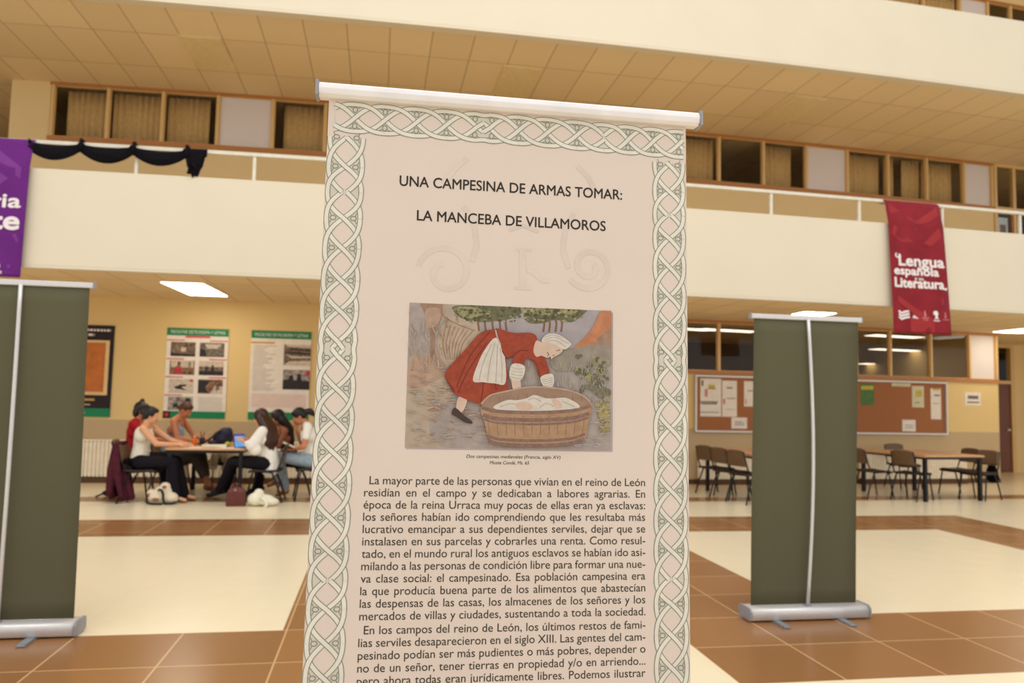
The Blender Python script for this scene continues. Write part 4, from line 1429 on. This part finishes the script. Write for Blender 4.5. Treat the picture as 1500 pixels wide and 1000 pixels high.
def person(label, loc, skin, head, face, neck, chest, pelvis, sh, el, wr, hdir, hip, kn, an, toe, clothes, hair, curl=.5):
    """all joints in world metres; sh/el/wr/... are (right, left) pairs"""
    O = Vector(loc)
    root = thing('person', label, 'person', loc, 0, 'students at the table')
    V = lambda p: Vector(p) - O
    head, neck, chest, pelvis = map(V, (head, neck, chest, pelvis))
    sh, el, wr, hip, kn, an, toe = [[V(p) for p in q] for q in (sh, el, wr, hip, kn, an, toe)]
    B = basis(face)
    at = lambda x, y, z: head + B @ Vector((x, y, z))
    b = MB().mat(skin)
    b.ell(at(-.008, 0, .025), (.092, .074, .098), B)          # skull
    b.ell(at(.030, 0, -.045), (.058, .056, .068), B)          # face and jaw
    b.ell(at(.062, 0, -.088), (.022, .024, .018), B)          # chin
    b.capsule(at(.088, 0, .0), .009, at(.106, 0, -.030), .013, 8)   # nose
    for s in (1, -1):
        b.ell(at(-.002, s * .076, -.012), (.018, .008, .028), B)    # ears
        b.ell(at(.066, s * .032, -.025), (.02, .02, .02), B)        # cheeks
        b.capsule(at(.080, s * .014, .018), .008, at(.074, s * .045, .018), .007, 8)   # brows
    b.capsule(at(-.02, 0, -.06), .052, neck, .050)
    b.capsule(neck, .055, chest + (neck - chest) * .55, .095)
    for s in (0, 1):
        b.capsule(neck + (sh[s] - neck) * .25, .055, sh[s], .052)
        b.capsule(chest, .105, chest + (sh[s] - neck) * .45, .09)
        b.capsule(sh[s], .050, el[s], .038); b.capsule(el[s], .040, wr[s], .024)
        hand(b, wr[s], hdir[s], (0, 0, 1), 1 if s == 0 else -1, curl)
        hp = hip[s]
        b.capsule(pelvis, .115, hp, .095)
        b.capsule(hp, .088, kn[s], .058); b.capsule(kn[s], .056, an[s] + (kn[s] - an[s]) * .6, .054); b.capsule(an[s] + (kn[s] - an[s]) * .6, .054, an[s], .036)
        b.capsule(an[s] - Vector((0, 0, .02)), .034, toe[s], .026)
        b.ell(an[s] + (an[s] - toe[s]).normalized() * .03 - Vector((0, 0, .02)), (.036, .034, .034))
    waist = chest + (pelvis - chest) * .5
    b.capsule(chest, .112, waist, .098); b.capsule(waist, .098, pelvis, .115)
    b.blob('body', root, .0085, 4)
    for s in (1, -1):
        MB().mat(M_EYE).ell(at(.082, s * .030, .002), (.008, .013, .007), B, 10).mat(M_HBLK).ell(at(.0885, s * .030, .002), (.004, .006, .006), B, 8).build('eye', root)
    MB().mat(M_LIP).ell(at(.090, 0, -.058), (.007, .024, .008), B, 10).build('mouth', root)
    for nm, m, fn, vx in clothes:
        c = MB().mat(m)
        fn(c, dict(head=head, neck=neck, chest=chest, waist=waist, pelvis=pelvis, sh=sh, el=el, wr=wr, hip=hip, kn=kn, an=an, toe=toe, B=B, at=at))
        c.blob(nm, root, vx, 5)
    c = MB().mat(hair[0])
    hair[1](c, at, B, dict(neck=neck, chest=chest, O=O))
    c.blob('hair', root, .009, 3)
    return root

# clothing cuts
def top_sleeveless(c, J):
    n, ch, w, p = J['neck'], J['chest'], J['waist'], J['pelvis']
    c.capsule(ch, .123, w, .110); c.capsule(w, .110, p + (w - p) * .25, .126)
    for s in (0, 1):
        c.capsule(ch, .117, ch + (J['sh'][s] - n) * .45, .102)
        a = n + (J['sh'][s] - n) * .55
        c.capsule(a, .050, ch + (J['sh'][s] - n) * .4, .085)
        c.ell(ch + J['B'] @ Vector((.085, .055 * (1 if s else -1), -.03)), (.055, .06, .06))
def strap_top(c, J):
    n, ch, w, p = J['neck'], J['chest'], J['waist'], J['pelvis']
    c.capsule(ch - (n - ch) * .1, .121, w, .108); c.capsule(w, .108, p + (w - p) * .25, .125)
    for s in (0, 1):
        c.ell(ch + J['B'] @ Vector((.085, .055 * (1 if s else -1), -.03)), (.055, .06, .06))
        a = n + (J['sh'][s] - n) * .60
        f_ = J['B'] @ Vector((1, 0, 0)); f_.z = 0; f_.normalize()
        c.capsule(a + Vector((0, 0, .052)), .012, ch + f_ * .11 + (J['sh'][s] - n) * .35, .014, 8)
        c.capsule(a + Vector((0, 0, .052)), .012, ch - f_ * .11 + (J['sh'][s] - n) * .35, .014, 8)
def tshirt(c, J):
    top_sleeveless(c, J)
    for s in (0, 1):
        c.capsule(J['neck'] + (J['sh'][s] - J['neck']) * .5, .062, J['sh'][s], .064)
        c.capsule(J['sh'][s], .066, J['sh'][s] + (J['el'][s] - J['sh'][s]) * .5, .060)
def blouse(c, J):
    n, ch, w, p = J['neck'], J['chest'], J['waist'], J['pelvis']
    c.capsule(ch, .130, w, .132); c.capsule(w, .132, p, .150); c.capsule(p, .14, p + Vector((.02, -.02, -.10)), .12)
    for s in (0, 1):
        c.capsule(ch, .125, ch + (J['sh'][s] - n) * .45, .11)
        c.capsule(n + (J['sh'][s] - n) * .4, .064, J['sh'][s], .070)
        c.capsule(J['sh'][s], .074, J['el'][s], .084)
        c.capsule(J['el'][s], .082, J['el'][s] + (J['wr'][s] - J['el'][s]) * .45, .058)
        c.ell(J['el'][s] + Vector((.045, 0, -.05)), (.085, .065, .09))
def trousers(flare=.0, cut=1.0, r=.0):
    def fn(c, J):
        for s in (0, 1):
            c.capsule(J['pelvis'] - Vector((0, 0, .01)), .128, J['hip'][s], .108 + r)
            c.capsule(J['hip'][s], .102 + r, J['kn'][s], .072 + r)
            e = J['kn'][s] + (J['an'][s] - J['kn'][s]) * cut
            c.capsule(J['kn'][s], .070 + r, e, .054 + flare)
    return fn
def shoes(c, J):
    for s in (0, 1):
        a, t = J['an'][s], J['toe'][s]
        c.capsule(a - Vector((0, 0, .022)), .046, t, .034)
        c.ell(a + (a - t).normalized() * .03 - Vector((0, 0, .022)), (.047, .045, .043))
def sandals(c, J):
    for s in (0, 1):
        a, t = J['an'][s], J['toe'][s]
        d_ = (t - a).normalized()
        lo = Vector((0, 0, -.045))
        c.capsule(a + lo - d_ * .03, .028, t + Vector((0, 0, -.018)), .026)
        c.capsule(a + d_ * .05 - Vector((0, 0, .02)), .037, a + d_ * .06 - Vector((0, 0, .022)), .037)
# hair shapes
def hair_bun(c, at, B, J):
    c.ell(at(-.022, 0, .042), (.096, .084, .094), B); c.ell(at(-.055, 0, .0), (.062, .080, .085), B)
    c.ell(at(.028, 0, .084), (.052, .064, .036), B)
    for s in (1, -1): c.ell(at(-.01, s * .066, .03), (.05, .022, .06), B)
    c.ell(at(-.115, 0, .02), (.048, .048, .044), B)
def hair_topknot(c, at, B, J):
    c.ell(at(-.022, 0, .042), (.098, .088, .096), B); c.ell(at(-.055, 0, -.02), (.062, .084, .095), B)
    c.ell(at(.028, 0, .084), (.052, .064, .036), B)
    c.ell(at(-.03, 0, .145), (.032, .032, .035), B)
def hair_tied(c, at, B, J):
    c.ell(at(-.020, 0, .040), (.098, .083, .090), B); c.ell(at(-.055, 0, .01), (.060, .078, .08), B)
    c.ell(at(.028, 0, .084), (.052, .064, .036), B)
    c.capsule(at(-.10, 0, .0), .035, at(-.125, 0, -.05), .022)
def hair_long(c, at, B, J):
    c.ell(at(-.020, 0, .036), (.108, .098, .106), B); c.ell(at(-.05, 0, -.03), (.080, .100, .12), B)
    c.ell(at(.028, 0, .084), (.052, .064, .036), B)
    up = Vector((0, 0, -1))
    back = B @ Vector((-1, 0, 0)); back.z = 0; back.normalize()
    lf = B @ Vector((0, 1, 0))
    for k, o in enumerate((-.07, -.03, .01, .05, .08)):
        p0 = at(-.045, o, -.03)
        p1 = J['neck'] + back * (.085) + lf * o * 1.2 + up * .02
        p2 = J['neck'] + back * (.135 - abs(o) * .3) + lf * o * 1.3 + up * .20
        p3 = J['neck'] + back * (.150 - abs(o) * .3) + lf * o * 1.1 + up * (.34 - abs(o))
        c.capsule(p0, .066, p1, .062); c.capsule(p1, .062, p2, .056); c.capsule(p2, .056, p3, .022)
def hair_long_side(c, at, B, J):
    hair_long(c, at, B, J)
def hair_pony(c, at, B, J):
    c.ell(at(-.020, 0, .042), (.102, .088, .096), B); c.ell(at(-.055, 0, .01), (.066, .084, .085), B)
    c.ell(at(.028, 0, .084), (.052, .064, .036), B)
    c.capsule(at(-.10, 0, .02), .045, at(-.17, 0, -.01), .05); c.capsule(at(-.17, 0, -.01), .05, at(-.20, 0, -.09), .03)

# 1: white sleeveless top, near left
person('person in a white sleeveless top and black trousers writing at the near left', (-3.1, 11.44, 0), M_SKIN1,
       (-3.075, 11.42, 1.175), (.90, .18, -.28), (-3.13, 11.43, 1.045), (-3.16, 11.43, .92), (-3.20, 11.44, .56),
       [(-3.12, 11.25, 1.005), (-3.10, 11.61, 1.005)], [(-2.94, 11.25, .800), (-2.86, 11.66, .82)], [(-2.70, 11.37, .785), (-2.66, 11.58, .785)],
       [(1, .18, -.08), (1, -.2, -.08)],
       [(-3.15, 11.34, .54), (-3.15, 11.54, .54)], [(-2.74, 11.33, .55), (-2.74, 11.56, .55)], [(-2.70, 11.34, .09), (-2.64, 11.58, .09)], [(-2.55, 11.31, .035), (-2.49, 11.57, .035)],
       [('sleeveless_top', M_WTOP, top_sleeveless, .009), ('trousers', M_BPANT, trousers(.03), .010), ('sandals', M_SANDAL, sandals, .009)],
       (M_HBLK, hair_bun))
# 2: red top behind
person('person in a red top with dark tied-up hair, half hidden behind the white sleeveless top', (-3.4, 12.0, 0), M_SKIN2,
       (-3.35, 11.96, 1.225), (.95, .1, -.2), (-3.40, 11.97, 1.09), (-3.42, 11.98, .95), (-3.46, 12.0, .57),
       [(-3.41, 11.80, 1.04), (-3.41, 12.16, 1.04)], [(-3.15, 11.80, .83), (-3.12, 12.2, .83)], [(-2.90, 11.92, .80), (-2.86, 12.1, .80)],
       [(1, .1, -.1), (1, -.1, -.1)],
       [(-3.40, 11.90, .54), (-3.40, 12.10, .54)], [(-2.98, 11.90, .55), (-2.98, 12.12, .55)], [(-2.98, 11.92, .09), (-2.98, 12.12, .09)], [(-2.83, 11.92, .035), (-2.83, 12.12, .035)],
       [('red_top', M_RTOP, tshirt, .009), ('trousers', M_BPANT, trousers(.0), .010), ('shoes', M_SHOE, shoes, .009)],
       (M_HBLK, hair_topknot))
# 3: pale blue strap top
person('person in a pale blue strap top bending over the table before the posters', (-3.05, 12.5, 0), M_SKIN2,
       (-2.865, 12.46, 1.235), (.80, -.30, -.62), (-2.955, 12.49, 1.125), (-3.00, 12.50, .96), (-3.10, 12.52, .57),
       [(-3.00, 12.33, 1.075), (-2.95, 12.67, 1.075)], [(-2.93, 12.28, .83), (-2.78, 12.72, .83)], [(-2.70, 12.33, .79), (-2.58, 12.6, .79)],
       [(1, -.05, -.1), (1, -.2, -.1)],
       [(-3.03, 12.43, .54), (-3.03, 12.62, .54)], [(-2.66, 12.33, .52), (-2.62, 12.55, .53)], [(-2.42, 12.20, .16), (-2.50, 12.46, .10)], [(-2.27, 12.15, .11), (-2.34, 12.42, .045)],
       [('strap_top', M_BTOP, strap_top, .009), ('trousers', M_GPANT, trousers(.02, .62, .01), .010), ('sandals', M_SANDAL, sandals, .009)],
       (M_HCHE, hair_tied))
# 4: white blouse, long chestnut hair
person('person with long brown hair in a loose white blouse holding a tablet, seen from behind', (-1.55, 11.5, 0), M_SKIN1,
       (-1.625, 11.47, 1.165), (-.86, .38, -.34), (-1.565, 11.45, 1.035), (-1.545, 11.44, .90), (-1.49, 11.47, .56),
       [(-1.54, 11.62, .99), (-1.57, 11.27, .985)], [(-1.66, 11.68, .80), (-1.69, 11.24, .79)], [(-1.80, 11.58, .83), (-1.815, 11.36, .83)],
       [(-.6, -.3, .5), (-.6, .3, .5)],
       [(-1.55, 11.58, .54), (-1.55, 11.38, .54)], [(-1.98, 11.62, .55), (-1.98, 11.42, .55)], [(-2.14, 11.92, .12), (-2.16, 11.62, .14)], [(-2.29, 11.96, .05), (-2.31, 11.64, .06)],
       [('blouse', M_BLOUSE, blouse, .010), ('trousers', M_BPANT, trousers(.01), .010), ('shoes', M_SHOE, shoes, .009)],
       (M_HBRN, hair_long), curl=.8)
# 5: dark hair, brown strap top
person('person with long dark hair and bare shoulder between the white blouse and the reader', (-1.3, 12.2, 0), M_SKIN3,
       (-1.475, 12.10, 1.145), (-.80, -.45, -.25), (-1.41, 12.13, 1.015), (-1.37, 12.15, .87), (-1.27, 12.22, .56),
       [(-1.40, 12.32, .96), (-1.34, 11.98, .96)], [(-1.52, 12.42, .76), (-1.42, 11.96, .74)], [(-1.72, 12.34, .78), (-1.64, 12.04, .78)],
       [(-1, -.1, -.1), (-1, .2, -.1)],
       [(-1.32, 12.33, .54), (-1.30, 12.13, .54)], [(-1.72, 12.35, .55), (-1.70, 12.14, .55)], [(-1.72, 12.36, .09), (-1.72, 12.16, .09)], [(-1.86, 12.36, .035), (-1.86, 12.14, .035)],
       [('strap_top', M_BRTOP, strap_top, .009), ('trousers', M_BPANT, trousers(.0), .010), ('shoes', M_SHOE, shoes, .009)],
       (M_HBLK, hair_long_side))
# 6: white T-shirt and pale jeans, reading
person('person in a white T-shirt and pale jeans reading a book, beside the knotwork banner', (-.98, 11.75, 0), M_SKIN2,
       (-1.125, 11.76, 1.185), (-.84, -.12, -.52), (-1.03, 11.76, 1.085), (-.98, 11.76, .93), (-.92, 11.77, .57),
       [(-1.00, 11.94, 1.035), (-.98, 11.58, 1.035)], [(-1.08, 11.98, .76), (-1.02, 11.50, .77)], [(-1.16, 11.80, .98), (-1.20, 11.58, .72)],
       [(-.1, -.1, 1), (-1, .25, .1)],
       [(-.96, 11.88, .55), (-.96, 11.67, .55)], [(-1.40, 11.86, .60), (-1.37, 11.64, .62)], [(-1.30, 12.0, .10), (-1.41, 11.86, .26)], [(-1.42, 12.0, .04), (-1.53, 11.86, .19)],
       [('tshirt', M_BLOUSE, tshirt, .009), ('jeans', M_JEANS, trousers(.015, .9, .008), .010), ('sandals', M_SANDAL, sandals, .009)],
       (M_HBLK, hair_pony), curl=.6)

# ------------------------------------------------------------------ things on and around the students' table
M_MAROON = mat('maroon_cloth', (78, 34, 44), .9, .1, .2, 14)
M_NAVY = mat('navy_nylon', (38, 42, 64), .6, .3, .15, 14)
M_COVER = mat('book_cover', (70, 50, 40), .5)
M_PAGES = mat('book_pages', (226, 214, 190), .8)
M_SCREEN = emit('tablet_screen', (108, 168, 226), .55)
M_SCREENT = emit('tablet_bar', (60, 80, 180), .5)
M_PURPC = mat('purple_case', (66, 70, 140), .5)
M_ORANGE = mat('orange_plastic', (232, 116, 36), .4)
M_APPLE = mat('green_apple', (176, 186, 46), .35, .4, .12, 30)
M_LEATH = mat('chestnut_leather', (96, 42, 34), .45, .4, .12, 30)
M_TOTE = mat('cream_canvas', (228, 212, 184), .85, .1, .06, 30)
M_TOTEBR = mat('brown_print', (150, 100, 70), .85)
M_TOTEBLK = mat('black_strap', (28, 30, 30), .7)
M_WPLAS = mat('white_soft_bag', (232, 226, 202), .6, .3, .05, 18)
M_KRAFT = mat('kraft_box', (196, 168, 128), .8)
TT = .74
# maroon jacket on the back of the near chair
b = MB().mat(M_MAROON)
for k, (y, zb) in enumerate(((-.20, .10), (-.11, .04), (-.02, .06), (.08, .05), (.17, .12))):
    b.capsule((-.02, y, .78), .035, (-.05 - .01 * (k % 2), y, .45), .055); b.capsule((-.05, y, .45), .055, (-.06, y + .01, zb + .05), .050)
b.capsule((0, -.2, .79), .035, (0, .18, .79), .035)
b.capsule((.0, -.22, .74), .04, (.05, -.24, .35), .045); b.capsule((.05, -.24, .35), .045, (.10, -.22, .10), .035)
b.capsule((.02, -.17, .40), .05, (.10, -.15, .07), .05); b.capsule((.10, -.14, .40), .045, (.20, -.12, .08), .05); b.capsule((.02, .05, .40), .05, (.14, .05, .07), .05); b.capsule((.12, -.05, .36), .05, (.16, -.04, .08), .06)
o = b.blob('jacket', voxel=.012, it=6)
o.location = (-3.44, 11.44, 0)
tag(o, 'maroon jacket hung over the near left chair, trailing to the floor', 'jacket')
# tablet
t = thing('tablet', 'tablet with a lit blue screen held by the student in the white blouse', 'tablet', (-1.885, 11.47, .742), R(38))
b = MB().mat(M_PURPC); b.T = Matrix.Rotation(R(-14), 4, 'X'); b.box(-.085, .085, 0, .01, 0, .20); b.build('case', t)
b = MB().mat(M_SCREEN); b.T = Matrix.Rotation(R(-14), 4, 'X'); b.box(-.075, .075, -.003, -.0005, .015, .165); b.mat(M_SCREENT).box(-.075, .075, -.003, -.0005, .1655, .188); b.build('screen', t)
# book held by the reader
t = thing('book', 'open book held on the lap of the student in the white T-shirt', 'book', (-1.235, 11.66, .735), R(8))
for s in (1, -1):
    b = MB(); b.T = Matrix.Rotation(R(24), 4, 'Y') @ Matrix.Rotation(R(10) * s, 4, 'X')
    b.mat(M_COVER).box(-.115, .115, min(0, s * .155), max(0, s * .155), 0, .006); b.build('cover', t)
    b = MB(); b.T = Matrix.Rotation(R(24), 4, 'Y') @ Matrix.Rotation(R(10) * s, 4, 'X')
    b.mat(M_PAGES).box(-.11, .11, min(s * .002, s * .15), max(s * .002, s * .15), .0065, .022); b.build('pages', t)
# navy backpack on the table
t = thing('backpack', 'navy backpack lying on the students\' table', 'backpack', (-2.25, 12.15, TT))
b = MB().mat(M_NAVY)
b.ell((0, 0, .11), (.15, .13, .115)); b.ell((.04, -.03, .17), (.11, .10, .09)); b.ell((-.12, -.04, .035), (.09, .08, .035)); b.ell((.08, 0, .21), (.05, .06, .05))
b.blob('bag_body', t, .01, 4)
b = MB().mat(M_BLACK)
b.tube([(-.02, -.10, .20), (-.08, -.14, .16), (-.17, -.14, .08), (-.26, -.13, .02), (-.33, -.10, .016)], .014, 8)
b.build('strap', t)
def paper(x, y, w, d_, rz, label, z=TT):
    o = MB().mat(M_PAPER).box(-w / 2, w / 2, -d_ / 2, d_ / 2, 0, .003).build('paper_sheet')
    o.location = (x, y, z + .0005); o.rotation_euler = (0, 0, rz)
    tag(o, label, 'paper', 'papers on the students\' table')
paper(-2.52, 11.46, .24, .20, .2, 'white sheet under the hand of the student in the white sleeveless top')
paper(-2.02, 11.48, .30, .21, -.1, 'white sheet at the near right corner of the students\' table')
o = MB().mat(M_PAGES).box(-.16, .16, -.11, .11, 0, .035).build('notebook', bevel=.004); o.location = (-2.25, 11.58, TT + .001); o.rotation_euler = (0, 0, .1)
tag(o, 'thick cream notebook lying in the middle of the near table edge', 'notebook')
o = MB().mat(M_KRAFT).box(-.05, .05, -.05, .05, 0, .16).build('cardboard_box', bevel=.003); o.location = (-2.50, 12.62, TT + .001)
tag(o, 'small kraft box standing at the far side of the students\' table', 'box')
t = thing('bottle', 'orange bottle standing on the students\' table before the pale blue top', 'bottle', (-2.60, 11.92, TT + .001))
MB().mat(M_ORANGE).tube([(0, 0, 0), (0, 0, .09), (0, 0, .115), (0, 0, .12)], [.032, .032, .014, .013], 14).build('body', t)
MB().mat(M_WPLAS).tube([(0, 0, .121), (0, 0, .138)], .015, 12).build('cap', t)
t = thing('pencil_cup', 'dark cup of pens beside the orange bottle', 'cup', (-2.54, 12.14, TT + .001))
MB().mat(M_NAVY).tube([(0, 0, 0), (0, 0, .10)], [.035, .04], 14).build('cup', t)
for k in range(4): MB().mat((M_BLACK, M_ORANGE, M_BLACK, M_NAVY)[k]).tube([(.012 * math.cos(k * 2), .012 * math.sin(k * 2), .1005), (.03 * math.cos(k * 2), .03 * math.sin(k * 2), .19)], .005, 6).build('pen', t)
t = thing('apple', 'green-yellow apple on the students\' table', 'apple', (-2.10, 11.72, TT))
MB().mat(M_APPLE).ell((0, 0, .036), (.042, .042, .036)).build('flesh', t)
MB().mat(M_BASE).tube([(0, 0, .068), (.004, 0, .086)], .003, 6).build('stem', t)
# cream bag on the far chair
t = thing('tote_bag', 'cream cloth bag with dark print on the far chair, seen under the table', 'bag', (-2.42, 13.10, .46))
b = MB().mat(M_TOTE); b.ell((0, 0, .08), (.16, .10, .085)); b.capsule((-.10, -.12, .07), .06, (-.09, -.20, -.10), .07); b.capsule((.08, -.12, .07), .06, (.08, -.20, -.14), .06)
b.capsule((-.1, 0, .06), .08, (.1, -.02, .06), .08); b.blob('bag_body', t, .01, 5)
MB().mat(M_TOTEBLK).ell((.03, -.265, -.06), (.05, .012, .03)).build('print', t)
# bags on the floor
def sag_bag(name, label, loc, prims, m, vox=.009):
    t = thing(name, label, 'bag', loc)
    b = MB().mat(m)
    for q in prims:
        if len(q) == 2: b.ell(q[0], q[1])
        else: b.capsule(*q)
    b.blob('bag_body', t, vox, 4)
    return t
t = sag_bag('tote_bag', 'slumped cream tote bag with black straps on the floor at the left', (-2.83, 11.22, 0), [((-.04, 0, .10), (.14, .11, .10)), ((.02, .0, .17), (.11, .08, .08)), ((.12, -.01, .08), (.10, .09, .08)), ((.04, .0, .23), (.07, .06, .06)), ((-.13, .0, .15), (.06, .06, .05))], M_TOTE)
b = MB().mat(M_TOTEBLK)
b.tube([(-.02, -.105, .19), (.0, -.115, .205), (.03, -.122, .19), (.05, -.125, .14), (.055, -.13, .07), (.08, -.13, .02), (.16, -.12, .02), (.21, -.08, .03)], .016, 8)
b.tube([(-.18, -.06, .04), (-.14, -.10, .02), (-.06, -.12, .015), (.04, -.13, .015)], .014, 8)
b.build('strap', t)
MB().mat(M_TOTEBR).ell((-.05, -.108, .07), (.045, .012, .022)).ell((.05, -.088, .235), (.03, .012, .02)).ell((-.14, -.055, .12), (.03, .016, .03)).build('print', t)
t = thing('handbag', 'chestnut leather handbag standing on the floor beside the white bag', 'bag', (-1.83, 11.00, 0), .05)
b = MB().mat(M_LEATH)
g = []
for z, hw_, hd in ((0.0, .125, .055), (.10, .125, .06), (.19, .115, .05), (.235, .085, .03), (.255, .05, .015)):
    g.append([b.v((-hw_, -hd, z)), b.v((hw_, -hd, z)), b.v((hw_, hd, z)), b.v((-hw_, hd, z))])
for p, q in zip(g, g[1:]):
    for k in range(4): b.face([p[k], p[(k + 1) % 4], q[(k + 1) % 4], q[k]])
b.face(g[0][::-1]); b.face(g[-1])
b.build('bag_body', t, bevel=.012)
MB().mat(M_LEATH).tube([(-.05, -.02, .25), (-.04, -.03, .29), (.0, -.035, .305), (.04, -.03, .29), (.05, -.02, .25)], .009, 8).build('handle', t)
MB().mat(mat('brass', (206, 150, 120), .3, metal=.6)).ell((-.01, -.05, .215), (.016, .012, .016)).build('clasp', t)
t = sag_bag('soft_bag', 'slumped white bag on the floor in front of the blouse wearer\'s chair', (-1.50, 11.00, 0), [((-.07, 0, .09), (.12, .11, .09)), ((-.04, .01, .16), (.07, .07, .07)), ((.09, -.01, .06), (.14, .11, .06)), ((.04, .02, .10), (.12, .08, .05))], M_WPLAS)
b = MB().mat(M_WPLAS)
b.tube([(.0, -.09, .12), (.06, -.12, .09), (.09, -.15, .04), (.08, -.18, .012), (.06, -.20, .012)], [.02, .022, .02, .016, .012], 8)
b.build('strap', t)
t = sag_bag('backpack', 'small black bag on the floor left of the maroon jacket', (-3.66, 12.0, 0), [((0, 0, .11), (.11, .10, .11)), ((-.06, .02, .05), (.12, .10, .05)), ((.03, 0, .18), (.07, .07, .06))], M_NAVY)
MB().mat(M_BLACK).tube([(-.08, -.08, .10), (-.15, -.11, .04), (-.22, -.10, .012)], .012, 8).build('strap', t)
